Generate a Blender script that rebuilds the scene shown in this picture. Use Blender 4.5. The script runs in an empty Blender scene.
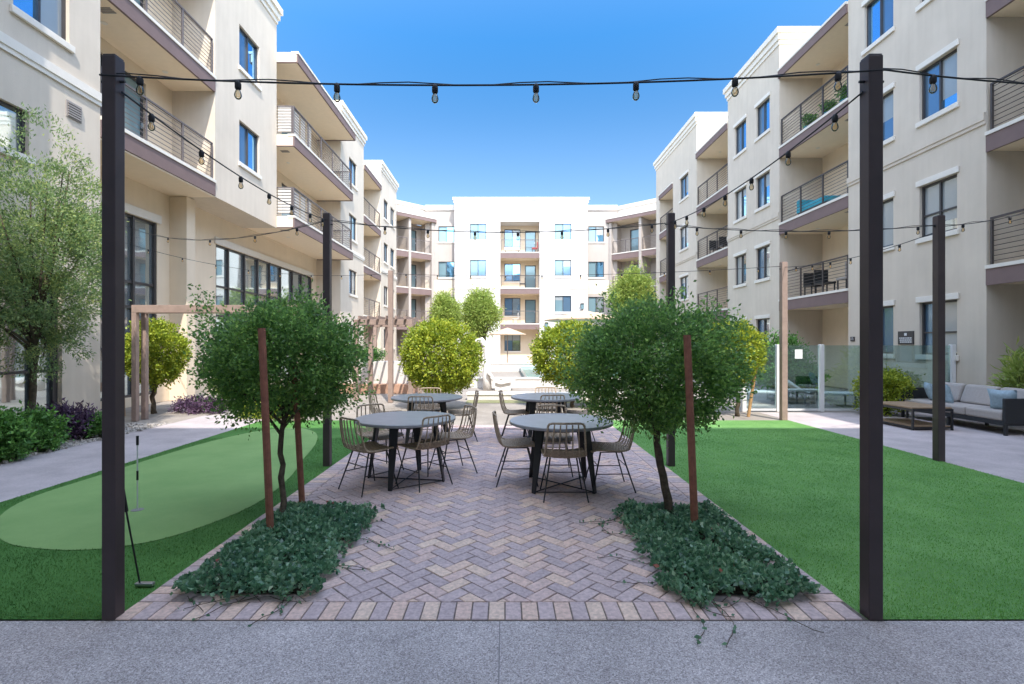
import bpy, bmesh, math, random
import numpy as np
from mathutils import Vector, Matrix
R = math.radians
random.seed(7)
S = bpy.context.scene
COL = S.collection

# ------------------------------------------------------------------ camera, world, sun, exposure
FPX, VX, VY, CAMH = 500.0, 505.0, 344.5, 1.62
cam = bpy.data.cameras.new('camera')
cam.sensor_width = 36.0
cam.lens = FPX / 1024 * 36.0
cam.shift_x = (512 - VX) / 1024
cam.shift_y = -(342 - VY) / 1024
cam.clip_start = 0.05
cam.clip_end = 3000
camo = bpy.data.objects.new('camera', cam)
camo.location = (0, 0, CAMH)
camo.rotation_euler = (R(90), 0, 0)
COL.objects.link(camo)
S.camera = camo

SUN = Vector((0.25, -0.75, 1.0)).normalized()
W = bpy.data.worlds.new('World')
S.world = W
W.use_nodes = True
wn, wl = W.node_tree.nodes, W.node_tree.links
bg = wn['Background']
sky = wn.new('ShaderNodeTexSky')
sky.sky_type = 'NISHITA'
sky.sun_disc = False
sky.sun_elevation = math.asin(SUN.z)
sky.sun_rotation = math.atan2(SUN.x, SUN.y)
sky.altitude = 300
sky.air_density = 1.0
sky.dust_density = 0.3
sky.ozone_density = 1.5
# sky gain added to lift shade: whiter and brighter overhead and south, bluer north
wtc = wn.new('ShaderNodeTexCoord')
wdot = wn.new('ShaderNodeVectorMath')
wdot.operation = 'DOT_PRODUCT'
wdot.inputs[1].default_value = Vector((-0.05, -0.62, 1.0)).normalized()
wl.new(wtc.outputs['Generated'], wdot.inputs[0])
def wmap(a, b, c, d):
    n = wn.new('ShaderNodeMapRange')
    n.interpolation_type = 'SMOOTHSTEP'
    for i, v in enumerate((a, b, c, d)): n.inputs[i + 1].default_value = v
    wl.new(wdot.outputs['Value'], n.inputs[0])
    return n.outputs[0]
shs = wn.new('ShaderNodeHueSaturation')
wsep = wn.new('ShaderNodeSeparateXYZ')
wl.new(wtc.outputs['Generated'], wsep.inputs[0])
def wscale(src, c, d):
    n = wn.new('ShaderNodeMapRange')
    for i, v in enumerate((0.10, 0.52, c, d)): n.inputs[i + 1].default_value = v
    wl.new(wsep.outputs['Z'], n.inputs[0])
    m = wn.new('ShaderNodeMath')
    m.operation = 'MULTIPLY'
    wl.new(src, m.inputs[0])
    wl.new(n.outputs[0], m.inputs[1])
    return m.outputs[0]
wl.new(wscale(wmap(-0.15, 0.75, 1.42, 0.58), 0.66, 1.0), shs.inputs['Saturation'])
wl.new(wscale(wmap(-0.15, 0.75, 0.56, 2.10), 0.80, 1.0), shs.inputs['Value'])
shs.inputs['Hue'].default_value = 0.497
wl.new(sky.outputs[0], shs.inputs['Color'])
wl.new(shs.outputs[0], bg.inputs[0])
bg.inputs[1].default_value = 0.15
sl = bpy.data.lights.new('sun', 'SUN')
sl.energy = 2.0
sl.angle = R(0.53)
sl.color = (1.0, 0.95, 0.88)
so = bpy.data.objects.new('sun', sl)
so.rotation_euler = SUN.to_track_quat('Z', 'Y').to_euler()
so.location = (10, -20, 40)
COL.objects.link(so)
S.view_settings.view_transform = 'Standard'
S.view_settings.look = 'None'
S.view_settings.gamma = 1.0
S.view_settings.use_curve_mapping = False
S.view_settings.exposure = 1.66

# ------------------------------------------------------------------ materials
def newmat(name):
    m = bpy.data.materials.new(name)
    m.use_nodes = True
    nt = m.node_tree
    return m, nt.nodes, nt.links, nt.nodes['Principled BSDF']

def rgba(c): return (c[0], c[1], c[2], 1.0)

def mat(name, c, rough=0.6, metal=0.0, var=0.12, vscale=6.0, bump=0.0, bscale=60.0, spec=0.5, c2=None, bdist=0.01, streak=0.0):
    m, n, l, p = newmat(name)
    p.inputs['Roughness'].default_value = rough
    p.inputs['Metallic'].default_value = metal
    p.inputs['Specular IOR Level'].default_value = spec
    tc = n.new('ShaderNodeTexCoord')
    nz = n.new('ShaderNodeTexNoise')
    nz.inputs['Scale'].default_value = vscale
    nz.inputs['Detail'].default_value = 6
    nz.inputs['Roughness'].default_value = 0.6
    l.new(tc.outputs['Object'], nz.inputs['Vector'])
    rp = n.new('ShaderNodeValToRGB')
    rp.color_ramp.elements[0].position = 0.3
    rp.color_ramp.elements[1].position = 0.7
    a = c2 if c2 else tuple(v * (1 - var) for v in c)
    b = c if c2 else tuple(min(1, v * (1 + var)) for v in c)
    rp.color_ramp.elements[0].color = rgba(a)
    rp.color_ramp.elements[1].color = rgba(b)
    l.new(nz.outputs['Fac'], rp.inputs['Fac'])
    out = rp.outputs['Color']
    if streak > 0:                       # vertical rain streaks in the stucco
        mp = n.new('ShaderNodeMapping')
        mp.inputs['Scale'].default_value = (3.0, 3.0, 0.25)
        l.new(tc.outputs['Object'], mp.inputs['Vector'])
        n2 = n.new('ShaderNodeTexNoise')
        n2.inputs['Scale'].default_value = 2.0
        n2.inputs['Detail'].default_value = 5
        l.new(mp.outputs['Vector'], n2.inputs['Vector'])
        mx = n.new('ShaderNodeMix')
        mx.data_type = 'RGBA'
        mx.blend_type = 'MULTIPLY'
        mr = n.new('ShaderNodeMapRange')
        mr.inputs[1].default_value = 0.4
        mr.inputs[2].default_value = 0.75
        mr.inputs[3].default_value = 0.0
        mr.inputs[4].default_value = streak
        l.new(n2.outputs['Fac'], mr.inputs[0])
        l.new(mr.outputs[0], mx.inputs[0])
        l.new(out, mx.inputs[6])
        mx.inputs[7].default_value = (0.6, 0.56, 0.5, 1)
        out = mx.outputs[2]
    l.new(out, p.inputs['Base Color'])
    if bump > 0:
        nb = n.new('ShaderNodeTexNoise')
        nb.inputs['Scale'].default_value = bscale
        nb.inputs['Detail'].default_value = 4
        l.new(tc.outputs['Object'], nb.inputs['Vector'])
        bp = n.new('ShaderNodeBump')
        bp.inputs['Strength'].default_value = bump
        bp.inputs['Distance'].default_value = bdist
        l.new(nb.outputs['Fac'], bp.inputs['Height'])
        l.new(bp.outputs['Normal'], p.inputs['Normal'])
    return m

def attr_mat(name, stops, rough=0.6, spec=0.4, trans=0.0, bump=0.0, bscale=80, noise=0.0):
    m, n, l, p = newmat(name)
    p.inputs['Roughness'].default_value = rough
    p.inputs['Specular IOR Level'].default_value = spec
    at = n.new('ShaderNodeAttribute')
    at.attribute_name = 'tint'
    rp = n.new('ShaderNodeValToRGB')
    els = rp.color_ramp.elements
    while len(els) < len(stops): els.new(0.5)
    for e, (pos, c) in zip(els, stops):
        e.position = pos
        e.color = rgba(c)
    l.new(at.outputs['Fac'], rp.inputs['Fac'])
    out = rp.outputs['Color']
    tc = n.new('ShaderNodeTexCoord')
    if noise > 0:
        nz = n.new('ShaderNodeTexNoise')
        nz.inputs['Scale'].default_value = bscale
        nz.inputs['Detail'].default_value = 5
        l.new(tc.outputs['Object'], nz.inputs['Vector'])
        hs = n.new('ShaderNodeHueSaturation')
        mr = n.new('ShaderNodeMapRange')
        mr.inputs[1].default_value = 0.3
        mr.inputs[2].default_value = 0.7
        mr.inputs[3].default_value = 1 - noise
        mr.inputs[4].default_value = 1 + noise
        l.new(nz.outputs['Fac'], mr.inputs[0])
        l.new(mr.outputs[0], hs.inputs['Value'])
        l.new(out, hs.inputs['Color'])
        out = hs.outputs['Color']
        if bump > 0:
            bp = n.new('ShaderNodeBump')
            bp.inputs['Strength'].default_value = bump
            bp.inputs['Distance'].default_value = 0.004
            l.new(nz.outputs['Fac'], bp.inputs['Height'])
            l.new(bp.outputs['Normal'], p.inputs['Normal'])
    l.new(out, p.inputs['Base Color'])
    if trans > 0:
        tr = n.new('ShaderNodeBsdfTranslucent')
        hs2 = n.new('ShaderNodeHueSaturation')
        hs2.inputs['Value'].default_value = 1.5
        hs2.inputs['Hue'].default_value = 0.48
        l.new(out, hs2.inputs['Color'])
        l.new(hs2.outputs['Color'], tr.inputs['Color'])
        ms = n.new('ShaderNodeMixShader')
        ms.inputs[0].default_value = trans
        l.new(p.outputs[0], ms.inputs[1])
        l.new(tr.outputs[0], ms.inputs[2])
        l.new(ms.outputs[0], n['Material Output'].inputs['Surface'])
    return m

def glass_pane(name, c, metal, rough=0.03):
    m, n, l, p = newmat(name)
    tc = n.new('ShaderNodeTexCoord')
    nz = n.new('ShaderNodeTexNoise')
    nz.inputs['Scale'].default_value = 1.2
    l.new(tc.outputs['Object'], nz.inputs['Vector'])
    rp = n.new('ShaderNodeValToRGB')
    rp.color_ramp.elements[0].color = rgba([v * 0.8 for v in c])
    rp.color_ramp.elements[1].color = rgba(c)
    l.new(nz.outputs['Fac'], rp.inputs['Fac'])
    l.new(rp.outputs['Color'], p.inputs['Base Color'])
    p.inputs['Metallic'].default_value = metal
    p.inputs['Roughness'].default_value = rough
    bp = n.new('ShaderNodeBump')
    bp.inputs['Strength'].default_value = 0.04
    bp.inputs['Distance'].default_value = 0.05
    l.new(nz.outputs['Fac'], bp.inputs['Height'])
    l.new(bp.outputs['Normal'], p.inputs['Normal'])
    return m

def clear_glass(name, tint, fac):
    m, n, l, p = newmat(name)
    t = n.new('ShaderNodeBsdfTransparent')
    t.inputs[0].default_value = rgba(tint)
    g = n.new('ShaderNodeBsdfGlossy')
    g.inputs['Roughness'].default_value = 0.02
    g.inputs[0].default_value = (0.9, 1, 0.98, 1)
    fr = n.new('ShaderNodeFresnel')
    fr.inputs[0].default_value = 1.5
    ad = n.new('ShaderNodeMath')
    ad.operation = 'ADD'
    ad.inputs[1].default_value = fac
    l.new(fr.outputs[0], ad.inputs[0])
    ms = n.new('ShaderNodeMixShader')
    l.new(ad.outputs[0], ms.inputs[0])
    l.new(t.outputs[0], ms.inputs[1])
    l.new(g.outputs[0], ms.inputs[2])
    l.new(ms.outputs[0], n['Material Output'].inputs['Surface'])
    return m

M = {}
M['stucco'] = mat('cream_stucco', (0.63, 0.55, 0.45), 0.9, var=0.055, vscale=0.9, bump=0.35, bscale=90, spec=0.2, streak=0.15)
M['stucco_white'] = mat('white_stucco', (0.63, 0.60, 0.565), 0.9, var=0.03, vscale=1.5, bump=0.3, bscale=90, spec=0.2, streak=0.12)
M['stucco_grey'] = mat('greige_stucco', (0.43, 0.38, 0.34), 0.9, var=0.03, vscale=1.5, bump=0.3, bscale=90, spec=0.2, streak=0.08)
M['stucco_tan'] = mat('tan_stucco', (0.76, 0.63, 0.47), 0.9, var=0.04, vscale=1.5, bump=0.35, bscale=90, spec=0.2, streak=0.08)
M['trim'] = mat('cream_trim', (0.74, 0.69, 0.61), 0.8, var=0.03, bump=0.2, bscale=80, spec=0.2)
M['mauve'] = mat('mauve_brown_fascia', (0.20, 0.142, 0.132), 0.75, var=0.06, vscale=3, bump=0.2, bscale=70, spec=0.2)
M['soffit'] = mat('pale_soffit', (0.84, 0.70, 0.53), 0.85, var=0.03, bump=0.2, bscale=80, spec=0.2)
M['rail'] = mat('bronze_rail', (0.075, 0.062, 0.058), 0.5, metal=0.2, var=0.1)
M['rail_sunlit'] = mat('sunlit_rail', (0.13, 0.11, 0.105), 0.5, var=0.1)  # lighter copy of the bronze rail, sunlight put into its colour
M['louver'] = mat('white_louver', (0.62, 0.58, 0.53), 0.6, var=0.05)
M['frame'] = mat('dark_window_frame', (0.05, 0.045, 0.045), 0.4, var=0.1)
M['pane'] = glass_pane('sky_blue_tint_pane', (0.28, 0.62, 0.95), 0.95)  # blue of the mirrored sky is put into the pane colour
M['pane_screen'] = glass_pane('screened_pane', (0.20, 0.33, 0.47), 0.65, 0.12)
M['pane_curtain'] = glass_pane('curtained_pane', (0.22, 0.34, 0.38), 0.25, 0.08)
M['pane_grey_reflection'] = glass_pane('grey_reflection_pane', (0.52, 0.60, 0.62), 0.8)  # greyer copy for low panes: weaker sky reflection put into the colour
M['pane_dark'] = glass_pane('dark_pane', (0.035, 0.04, 0.045), 0.3, 0.04)
M['bronze'] = mat('dark_bronze_steel', (0.062, 0.044, 0.045), 0.42, metal=0.0, var=0.2, vscale=3, bump=0.05, bscale=30)
M['sunlit_tan'] = mat('sunlit_tan_post', (0.30, 0.215, 0.175), 0.7, var=0.15, vscale=8, bump=0.15, bscale=40)  # sunlit copy of the dark bronze steel, the sun put into its colour
M['black'] = mat('black_metal', (0.018, 0.019, 0.021), 0.45, var=0.15)
M['rubber'] = mat('black_cable', (0.012, 0.012, 0.014), 0.6, var=0.1)
M['stake'] = mat('rust_brown_stake', (0.27, 0.105, 0.065), 0.75, var=0.3, vscale=14, bump=0.3, bscale=30)
M['stake_pale'] = mat('pale_wood_stake', (0.42, 0.25, 0.11), 0.75, var=0.2, vscale=14, bump=0.3, bscale=30)
M['bark'] = mat('grey_brown_bark', (0.10, 0.078, 0.055), 0.9, var=0.4, vscale=18, bump=0.8, bscale=45, spec=0.15)
M['rattan'] = mat('grey_brown_rattan', (0.43, 0.325, 0.225), 0.6, var=0.3, vscale=60, bump=0.6, bscale=160)
M['tabletop'] = mat('grey_tabletop', (0.30, 0.30, 0.31), 0.33, var=0.10, vscale=9, bump=0.03, bscale=40)
M['soil'] = mat('dark_soil', (0.055, 0.040, 0.028), 0.95, var=0.4, vscale=30, bump=1.0, bscale=60, spec=0.1, bdist=0.02)
M['cushion'] = mat('taupe_cushion', (0.40, 0.36, 0.33), 0.9, var=0.06, vscale=30, bump=0.3, bscale=250, spec=0.1)
M['pillow'] = mat('pale_blue_pillow', (0.36, 0.47, 0.54), 0.9, var=0.15, vscale=25, bump=0.3, bscale=250, spec=0.1)
M['sofa_black'] = mat('black_woven_resin', (0.022, 0.024, 0.026), 0.6, var=0.3, vscale=90, bump=0.8, bscale=120)
M['wood'] = mat('teak_slat', (0.30, 0.20, 0.12), 0.6, var=0.2, vscale=12, bump=0.2, bscale=40)
M['white_metal'] = mat('white_metal', (0.72, 0.72, 0.71), 0.45, var=0.04)
M['gold'] = mat('amber_filament', (0.85, 0.50, 0.16), 0.4, var=0.1)
M['bulb'] = clear_glass('bulb_glass', (1.0, 0.93, 0.80), 0.03)
M['fence_glass'] = clear_glass('green_tint_glass', (0.80, 0.91, 0.91), 0.13)
M['sign'] = mat('dark_sign', (0.05, 0.045, 0.045), 0.5, var=0.1)
M['sign_white'] = mat('white_sign_print', (0.7, 0.7, 0.69), 0.6, var=0.05)
M['canvas'] = mat('tan_canvas', (0.52, 0.38, 0.26), 0.9, var=0.06, bump=0.2, bscale=200)
M['teal'] = mat('turquoise_fabric', (0.05, 0.36, 0.46), 0.8, var=0.15)
M['red'] = mat('red_fabric', (0.45, 0.06, 0.07), 0.8, var=0.15)
M['pot'] = mat('grey_pot', (0.25, 0.24, 0.23), 0.8, var=0.1)
M['resin'] = mat('white_resin', (0.75, 0.71, 0.66), 0.5, var=0.04)
M['terracotta'] = mat('terracotta_band', (0.42, 0.25, 0.17), 0.85, var=0.12, bump=0.3)
M['chrome'] = mat('brushed_steel', (0.45, 0.46, 0.47), 0.3, metal=0.9, var=0.1)
M['vent'] = mat('grey_louver_vent', (0.30, 0.27, 0.25), 0.6, var=0.1)

# aggregate concrete
def aggregate(name, cols, scale=150):
    m, n, l, p = newmat(name)
    p.inputs['Roughness'].default_value = 0.85
    p.inputs['Specular IOR Level'].default_value = 0.25
    tc = n.new('ShaderNodeTexCoord')
    vo = n.new('ShaderNodeTexVoronoi')
    vo.inputs['Scale'].default_value = scale
    l.new(tc.outputs['Object'], vo.inputs['Vector'])
    sp = n.new('ShaderNodeSeparateColor')
    l.new(vo.outputs['Color'], sp.inputs[0])
    rp = n.new('ShaderNodeValToRGB')
    els = rp.color_ramp.elements
    while len(els) < len(cols): els.new(0.5)
    for i, c in enumerate(cols):
        els[i].position = i / (len(cols) - 1)
        els[i].color = rgba(c)
    l.new(sp.outputs[0], rp.inputs['Fac'])
    nz = n.new('ShaderNodeTexNoise')
    nz.inputs['Scale'].default_value = 1.3
    nz.inputs['Detail'].default_value = 8
    nz.inputs['Roughness'].default_value = 0.65
    l.new(tc.outputs['Object'], nz.inputs['Vector'])
    mr = n.new('ShaderNodeMapRange')
    mr.inputs[1].default_value = 0.3
    mr.inputs[2].default_value = 0.7
    mr.inputs[3].default_value = 0.76
    mr.inputs[4].default_value = 1.16
    l.new(nz.outputs['Fac'], mr.inputs[0])
    hs = n.new('ShaderNodeHueSaturation')
    l.new(mr.outputs[0], hs.inputs['Value'])
    l.new(rp.outputs['Color'], hs.inputs['Color'])
    l.new(hs.outputs['Color'], p.inputs['Base Color'])
    bp = n.new('ShaderNodeBump')
    bp.inputs['Strength'].default_value = 0.35
    bp.inputs['Distance'].default_value = 0.004
    l.new(vo.outputs['Distance'], bp.inputs['Height'])
    bp.invert = True
    l.new(bp.outputs['Normal'], p.inputs['Normal'])
    return m
M['aggregate'] = aggregate('exposed_aggregate', [(0.22, 0.19, 0.185), (0.37, 0.325, 0.315), (0.44, 0.39, 0.375), (0.49, 0.44, 0.425), (0.68, 0.62, 0.60)], 170)
M['path'] = aggregate('mauve_concrete', [(0.44, 0.385, 0.38), (0.48, 0.42, 0.41), (0.52, 0.455, 0.45)], 90)
M['plaza'] = aggregate('pale_plaza_concrete', [(0.28, 0.245, 0.21), (0.32, 0.28, 0.24), (0.36, 0.315, 0.27)], 60)
M['gravel'] = aggregate('pale_gravel', [(0.18, 0.16, 0.14), (0.42, 0.38, 0.34), (0.55, 0.50, 0.45), (0.28, 0.25, 0.22)], 30)

def turf(name, dark, light, scale=220):
    m, n, l, p = newmat(name)
    p.inputs['Roughness'].default_value = 0.8
    p.inputs['Specular IOR Level'].default_value = 0.2
    tc = n.new('ShaderNodeTexCoord')
    nz = n.new('ShaderNodeTexNoise')
    nz.inputs['Scale'].default_value = scale
    nz.inputs['Detail'].default_value = 3
    l.new(tc.outputs['Object'], nz.inputs['Vector'])
    n2 = n.new('ShaderNodeTexNoise')
    n2.inputs['Scale'].default_value = 1.4
    n2.inputs['Detail'].default_value = 7
    n2.inputs['Roughness'].default_value = 0.65
    l.new(tc.outputs['Object'], n2.inputs['Vector'])
    ad = n.new('ShaderNodeMath')
    ad.operation = 'MULTIPLY_ADD'
    ad.inputs[1].default_value = 0.8
    l.new(nz.outputs['Fac'], ad.inputs[0])
    l.new(n2.outputs['Fac'], ad.inputs[2])
    mr = n.new('ShaderNodeMapRange')
    mr.inputs[1].default_value = 0.68
    mr.inputs[2].default_value = 1.12
    l.new(ad.outputs[0], mr.inputs[0])
    rp = n.new('ShaderNodeValToRGB')
    rp.color_ramp.elements[0].color = rgba(dark)
    rp.color_ramp.elements[1].color = rgba(light)
    l.new(mr.outputs[0], rp.inputs['Fac'])
    l.new(rp.outputs['Color'], p.inputs['Base Color'])
    bp = n.new('ShaderNodeBump')
    bp.inputs['Strength'].default_value = 0.6
    bp.inputs['Distance'].default_value = 0.01
    l.new(nz.outputs['Fac'], bp.inputs['Height'])
    l.new(bp.outputs['Normal'], p.inputs['Normal'])
    return m
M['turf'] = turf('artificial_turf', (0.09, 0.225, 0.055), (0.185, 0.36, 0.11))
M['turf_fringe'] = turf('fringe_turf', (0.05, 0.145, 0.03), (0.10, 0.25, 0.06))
M['green'] = turf('putting_green_turf', (0.20, 0.345, 0.115), (0.275, 0.43, 0.155), 320)
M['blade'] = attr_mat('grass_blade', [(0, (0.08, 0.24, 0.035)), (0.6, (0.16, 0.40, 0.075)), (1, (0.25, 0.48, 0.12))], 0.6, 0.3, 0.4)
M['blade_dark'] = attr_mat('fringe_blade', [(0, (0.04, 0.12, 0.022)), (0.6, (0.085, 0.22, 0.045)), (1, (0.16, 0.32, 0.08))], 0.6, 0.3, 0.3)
M['paver'] = attr_mat('clay_paver', [(0, (0.46, 0.365, 0.36)), (0.40, (0.53, 0.415, 0.40)), (0.62, (0.60, 0.44, 0.395)), (0.82, (0.66, 0.47, 0.38)), (1, (0.70, 0.53, 0.42))], 0.8, 0.25, bump=0.4, bscale=45, noise=0.2)
M['leaf_dark'] = attr_mat('laurel_leaf', [(0, (0.09, 0.19, 0.06)), (0.5, (0.17, 0.34, 0.09)), (0.8, (0.27, 0.48, 0.12)), (1, (0.42, 0.60, 0.16))], 0.38, 0.6, 0.5)
M['leaf_lime'] = attr_mat('yellow_green_leaf', [(0, (0.12, 0.20, 0.02)), (0.5, (0.30, 0.38, 0.035)), (1, (0.55, 0.57, 0.07))], 0.5, 0.4, 0.33)
M['leaf_olive'] = attr_mat('grey_green_leaf', [(0, (0.10, 0.18, 0.07)), (0.5, (0.22, 0.33, 0.13)), (1, (0.44, 0.50, 0.17))], 0.5, 0.4, 0.45)
M['leaf_light'] = attr_mat('light_green_leaf', [(0, (0.16, 0.25, 0.05)), (0.5, (0.30, 0.39, 0.09)), (1, (0.44, 0.50, 0.14))], 0.5, 0.3, 0.4)
M['leaf_ivy'] = attr_mat('ivy_leaf', [(0, (0.055, 0.145, 0.085)), (0.5, (0.15, 0.30, 0.17)), (0.85, (0.28, 0.46, 0.28)), (0.985, (0.42, 0.57, 0.36)), (1, (0.55, 0.2, 0.14))], 0.33, 0.7, 0.40)  # palest tones put the glints of glossy leaves into the colour
M['leaf_purple'] = attr_mat('purple_leaf', [(0, (0.05, 0.025, 0.055)), (0.6, (0.15, 0.085, 0.15)), (1, (0.30, 0.20, 0.30))], 0.5, 0.3, 0.2)
M['leaf_green'] = attr_mat('mid_green_leaf', [(0, (0.057, 0.142, 0.038)), (0.5, (0.114, 0.285, 0.057)), (1, (0.228, 0.456, 0.095))], 0.5, 0.4, 0.25)

def water_mat():
    m, n, l, p = newmat('pool_water')
    p.inputs['Base Color'].default_value = (0.12, 0.42, 0.42, 1)
    p.inputs['Roughness'].default_value = 0.06
    tc = n.new('ShaderNodeTexCoord')
    nz = n.new('ShaderNodeTexNoise')
    nz.inputs['Scale'].default_value = 5
    l.new(tc.outputs['Object'], nz.inputs['Vector'])
    bp = n.new('ShaderNodeBump')
    bp.inputs['Strength'].default_value = 0.15
    l.new(nz.outputs['Fac'], bp.inputs['Height'])
    l.new(bp.outputs['Normal'], p.inputs['Normal'])
    return m
M['water'] = water_mat()
M['sand'] = mat('joint_sand', (0.17, 0.145, 0.125), 0.95, var=0.3, vscale=25, bump=0.5, bscale=120, spec=0.1)
M['dry'] = turf('dry_olive_grass', (0.20, 0.20, 0.10), (0.30, 0.29, 0.15))
M['blind'] = glass_pane('blind_behind_glass', (0.42, 0.45, 0.45), 0.25, 0.15)
M['joint'] = mat('grey_joint', (0.22, 0.20, 0.20), 0.9, var=0.2, vscale=20)

# ------------------------------------------------------------------ object helpers
IDF = lambda a, o, z: (a, o, z)
ROOTLOC = {}

def thing(name, label, cat, loc=(0, 0, 0), group=None, rz=0.0):
    o = bpy.data.objects.new(name, None)
    o.empty_display_size = 0.2
    o.location = loc
    o.rotation_euler = (0, 0, rz)
    o['label'] = label
    o['category'] = cat
    if group: o['group'] = group
    COL.objects.link(o)
    return o

def tag(o, label, cat, group=None):
    o['label'] = label
    o['category'] = cat
    if group: o['group'] = group
    return o

def root_of(o):
    while o.parent: o = o.parent
    return o

def link_mesh(name, me, material, parent=None, smooth=False, bevel=0.0):
    me.materials.append(material)
    if smooth:
        me.polygons.foreach_set('use_smooth', [True] * len(me.polygons))
    ob = bpy.data.objects.new(name, me)
    COL.objects.link(ob)
    if parent: ob.parent = parent
    if bevel > 0:
        b = ob.modifiers.new('bevel', 'BEVEL')
        b.width = bevel
        b.segments = 2
        b.limit_method = 'ANGLE'
    return ob

class MB:
    def __init__(s, F=IDF):
        s.v, s.f, s.F = [], [], F
    def add(s, vs, fs):
        k = len(s.v)
        s.v += [s.F(*v) for v in vs]
        s.f += [tuple(i + k for i in f) for f in fs]
    def box(s, a0, a1, o0, o1, z0, z1):
        s.add([(a0, o0, z0), (a1, o0, z0), (a1, o1, z0), (a0, o1, z0), (a0, o0, z1), (a1, o0, z1), (a1, o1, z1), (a0, o1, z1)],
              [(0, 3, 2, 1), (4, 5, 6, 7), (0, 1, 5, 4), (1, 2, 6, 5), (2, 3, 7, 6), (3, 0, 4, 7)])
        return s
    def quad(s, *pts):
        s.add(list(pts), [tuple(range(len(pts)))])
        return s
    def tube(s, pts, r, n=8, cap=True, r2=None):
        pts = [Vector(p) for p in pts]
        N = len(pts)
        vs, fs = [], []
        prev = None
        for i, p in enumerate(pts):
            t = (pts[min(i + 1, N - 1)] - pts[max(i - 1, 0)])
            t = t.normalized() if t.length > 1e-9 else Vector((0, 0, 1))
            if prev is None:
                u = t.orthogonal().normalized()
            else:
                u = prev - t * prev.dot(t)
                u = u.normalized() if u.length > 1e-6 else t.orthogonal().normalized()
            prev = u
            w = t.cross(u)
            if callable(r): rr = r(i / max(1, N - 1))
            elif r2 is not None: rr = r + (r2 - r) * i / max(1, N - 1)
            else: rr = r
            for k in range(n):
                a = 2 * math.pi * k / n
                q = p + (u * math.cos(a) + w * math.sin(a)) * rr
                vs.append(tuple(q))
        for i in range(N - 1):
            for k in range(n):
                k2 = (k + 1) % n
                fs.append((i * n + k, i * n + k2, (i + 1) * n + k2, (i + 1) * n + k))
        if cap:
            fs.append(tuple(reversed(range(n))))
            fs.append(tuple((N - 1) * n + k for k in range(n)))
        s.add(vs, fs)
        return s
    def lathe(s, prof, c, n=16):
        vs, fs = [], []
        for r, z in prof:
            for k in range(n):
                a = 2 * math.pi * k / n
                vs.append((c[0] + r * math.cos(a), c[1] + r * math.sin(a), c[2] + z))
        for i in range(len(prof) - 1):
            for k in range(n):
                k2 = (k + 1) % n
                fs.append((i * n + k, i * n + k2, (i + 1) * n + k2, (i + 1) * n + k))
        fs.append(tuple(reversed(range(n))))
        fs.append(tuple((len(prof) - 1) * n + k for k in range(n)))
        s.add(vs, fs)
        return s
    def add_profile(s, a0, a1, prof):
        n = len(prof)
        s.add([(a0, o, z) for o, z in prof] + [(a1, o, z) for o, z in prof],
              [tuple(range(n)), tuple(reversed(range(n, 2 * n)))] + [(i, (i + 1) % n, n + (i + 1) % n, n + i) for i in range(n)])
        return s
    def poly_prism(s, pts, z0, z1):
        n = len(pts)
        s.add([(x, y, z0) for x, y in pts] + [(x, y, z1) for x, y in pts],
              [tuple(reversed(range(n))), tuple(range(n, 2 * n))] + [(i, (i + 1) % n, n + (i + 1) % n, n + i) for i in range(n)])
        return s
    def build(s, name, m, parent=None, smooth=False, bevel=0.0, fix=True, local=False):
        me = bpy.data.meshes.new(name)
        off = Vector((0, 0, 0))
        if parent and not local: off = Vector(root_of(parent).location)
        me.from_pydata([tuple(Vector(v) - off) for v in s.v], [], s.f)
        if fix:
            bm = bmesh.new()
            bm.from_mesh(me)
            bmesh.ops.recalc_face_normals(bm, faces=bm.faces)
            bm.to_mesh(me)
            bm.free()
        me.update()
        return link_mesh(name, me, m, parent, smooth, bevel)

def wall_mb(mb, a0, a1, z0, z1, ops, o_front=0.0, th=0.25):
    """sheet of wall with real openings and reveals"""
    As = sorted({a0, a1} | {v for q in ops for v in q[:2] if a0 < v < a1})
    Zs = sorted({z0, z1} | {v for q in ops for v in q[2:4] if z0 < v < z1})
    na, nz = len(As) - 1, len(Zs) - 1
    def full(i, j):
        if i < 0 or j < 0 or i >= na or j >= nz: return False
        ca, cz = (As[i] + As[i + 1]) / 2, (Zs[j] + Zs[j + 1]) / 2
        return not any(q[0] < ca < q[1] and q[2] < cz < q[3] for q in ops)
    f, b = o_front, o_front - th
    for i in range(na):
        for j in range(nz):
            if not full(i, j): continue
            A0, A1, Z0, Z1 = As[i], As[i + 1], Zs[j], Zs[j + 1]
            mb.quad((A0, f, Z0), (A1, f, Z0), (A1, f, Z1), (A0, f, Z1))
            if not full(i - 1, j): mb.quad((A0, f, Z0), (A0, b, Z0), (A0, b, Z1), (A0, f, Z1))
            if not full(i + 1, j): mb.quad((A1, f, Z0), (A1, b, Z0), (A1, b, Z1), (A1, f, Z1))
            if not full(i, j - 1): mb.quad((A0, f, Z0), (A1, f, Z0), (A1, b, Z0), (A0, b, Z0))
            if not full(i, j + 1): mb.quad((A0, f, Z1), (A1, f, Z1), (A1, b, Z1), (A0, b, Z1))

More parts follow.
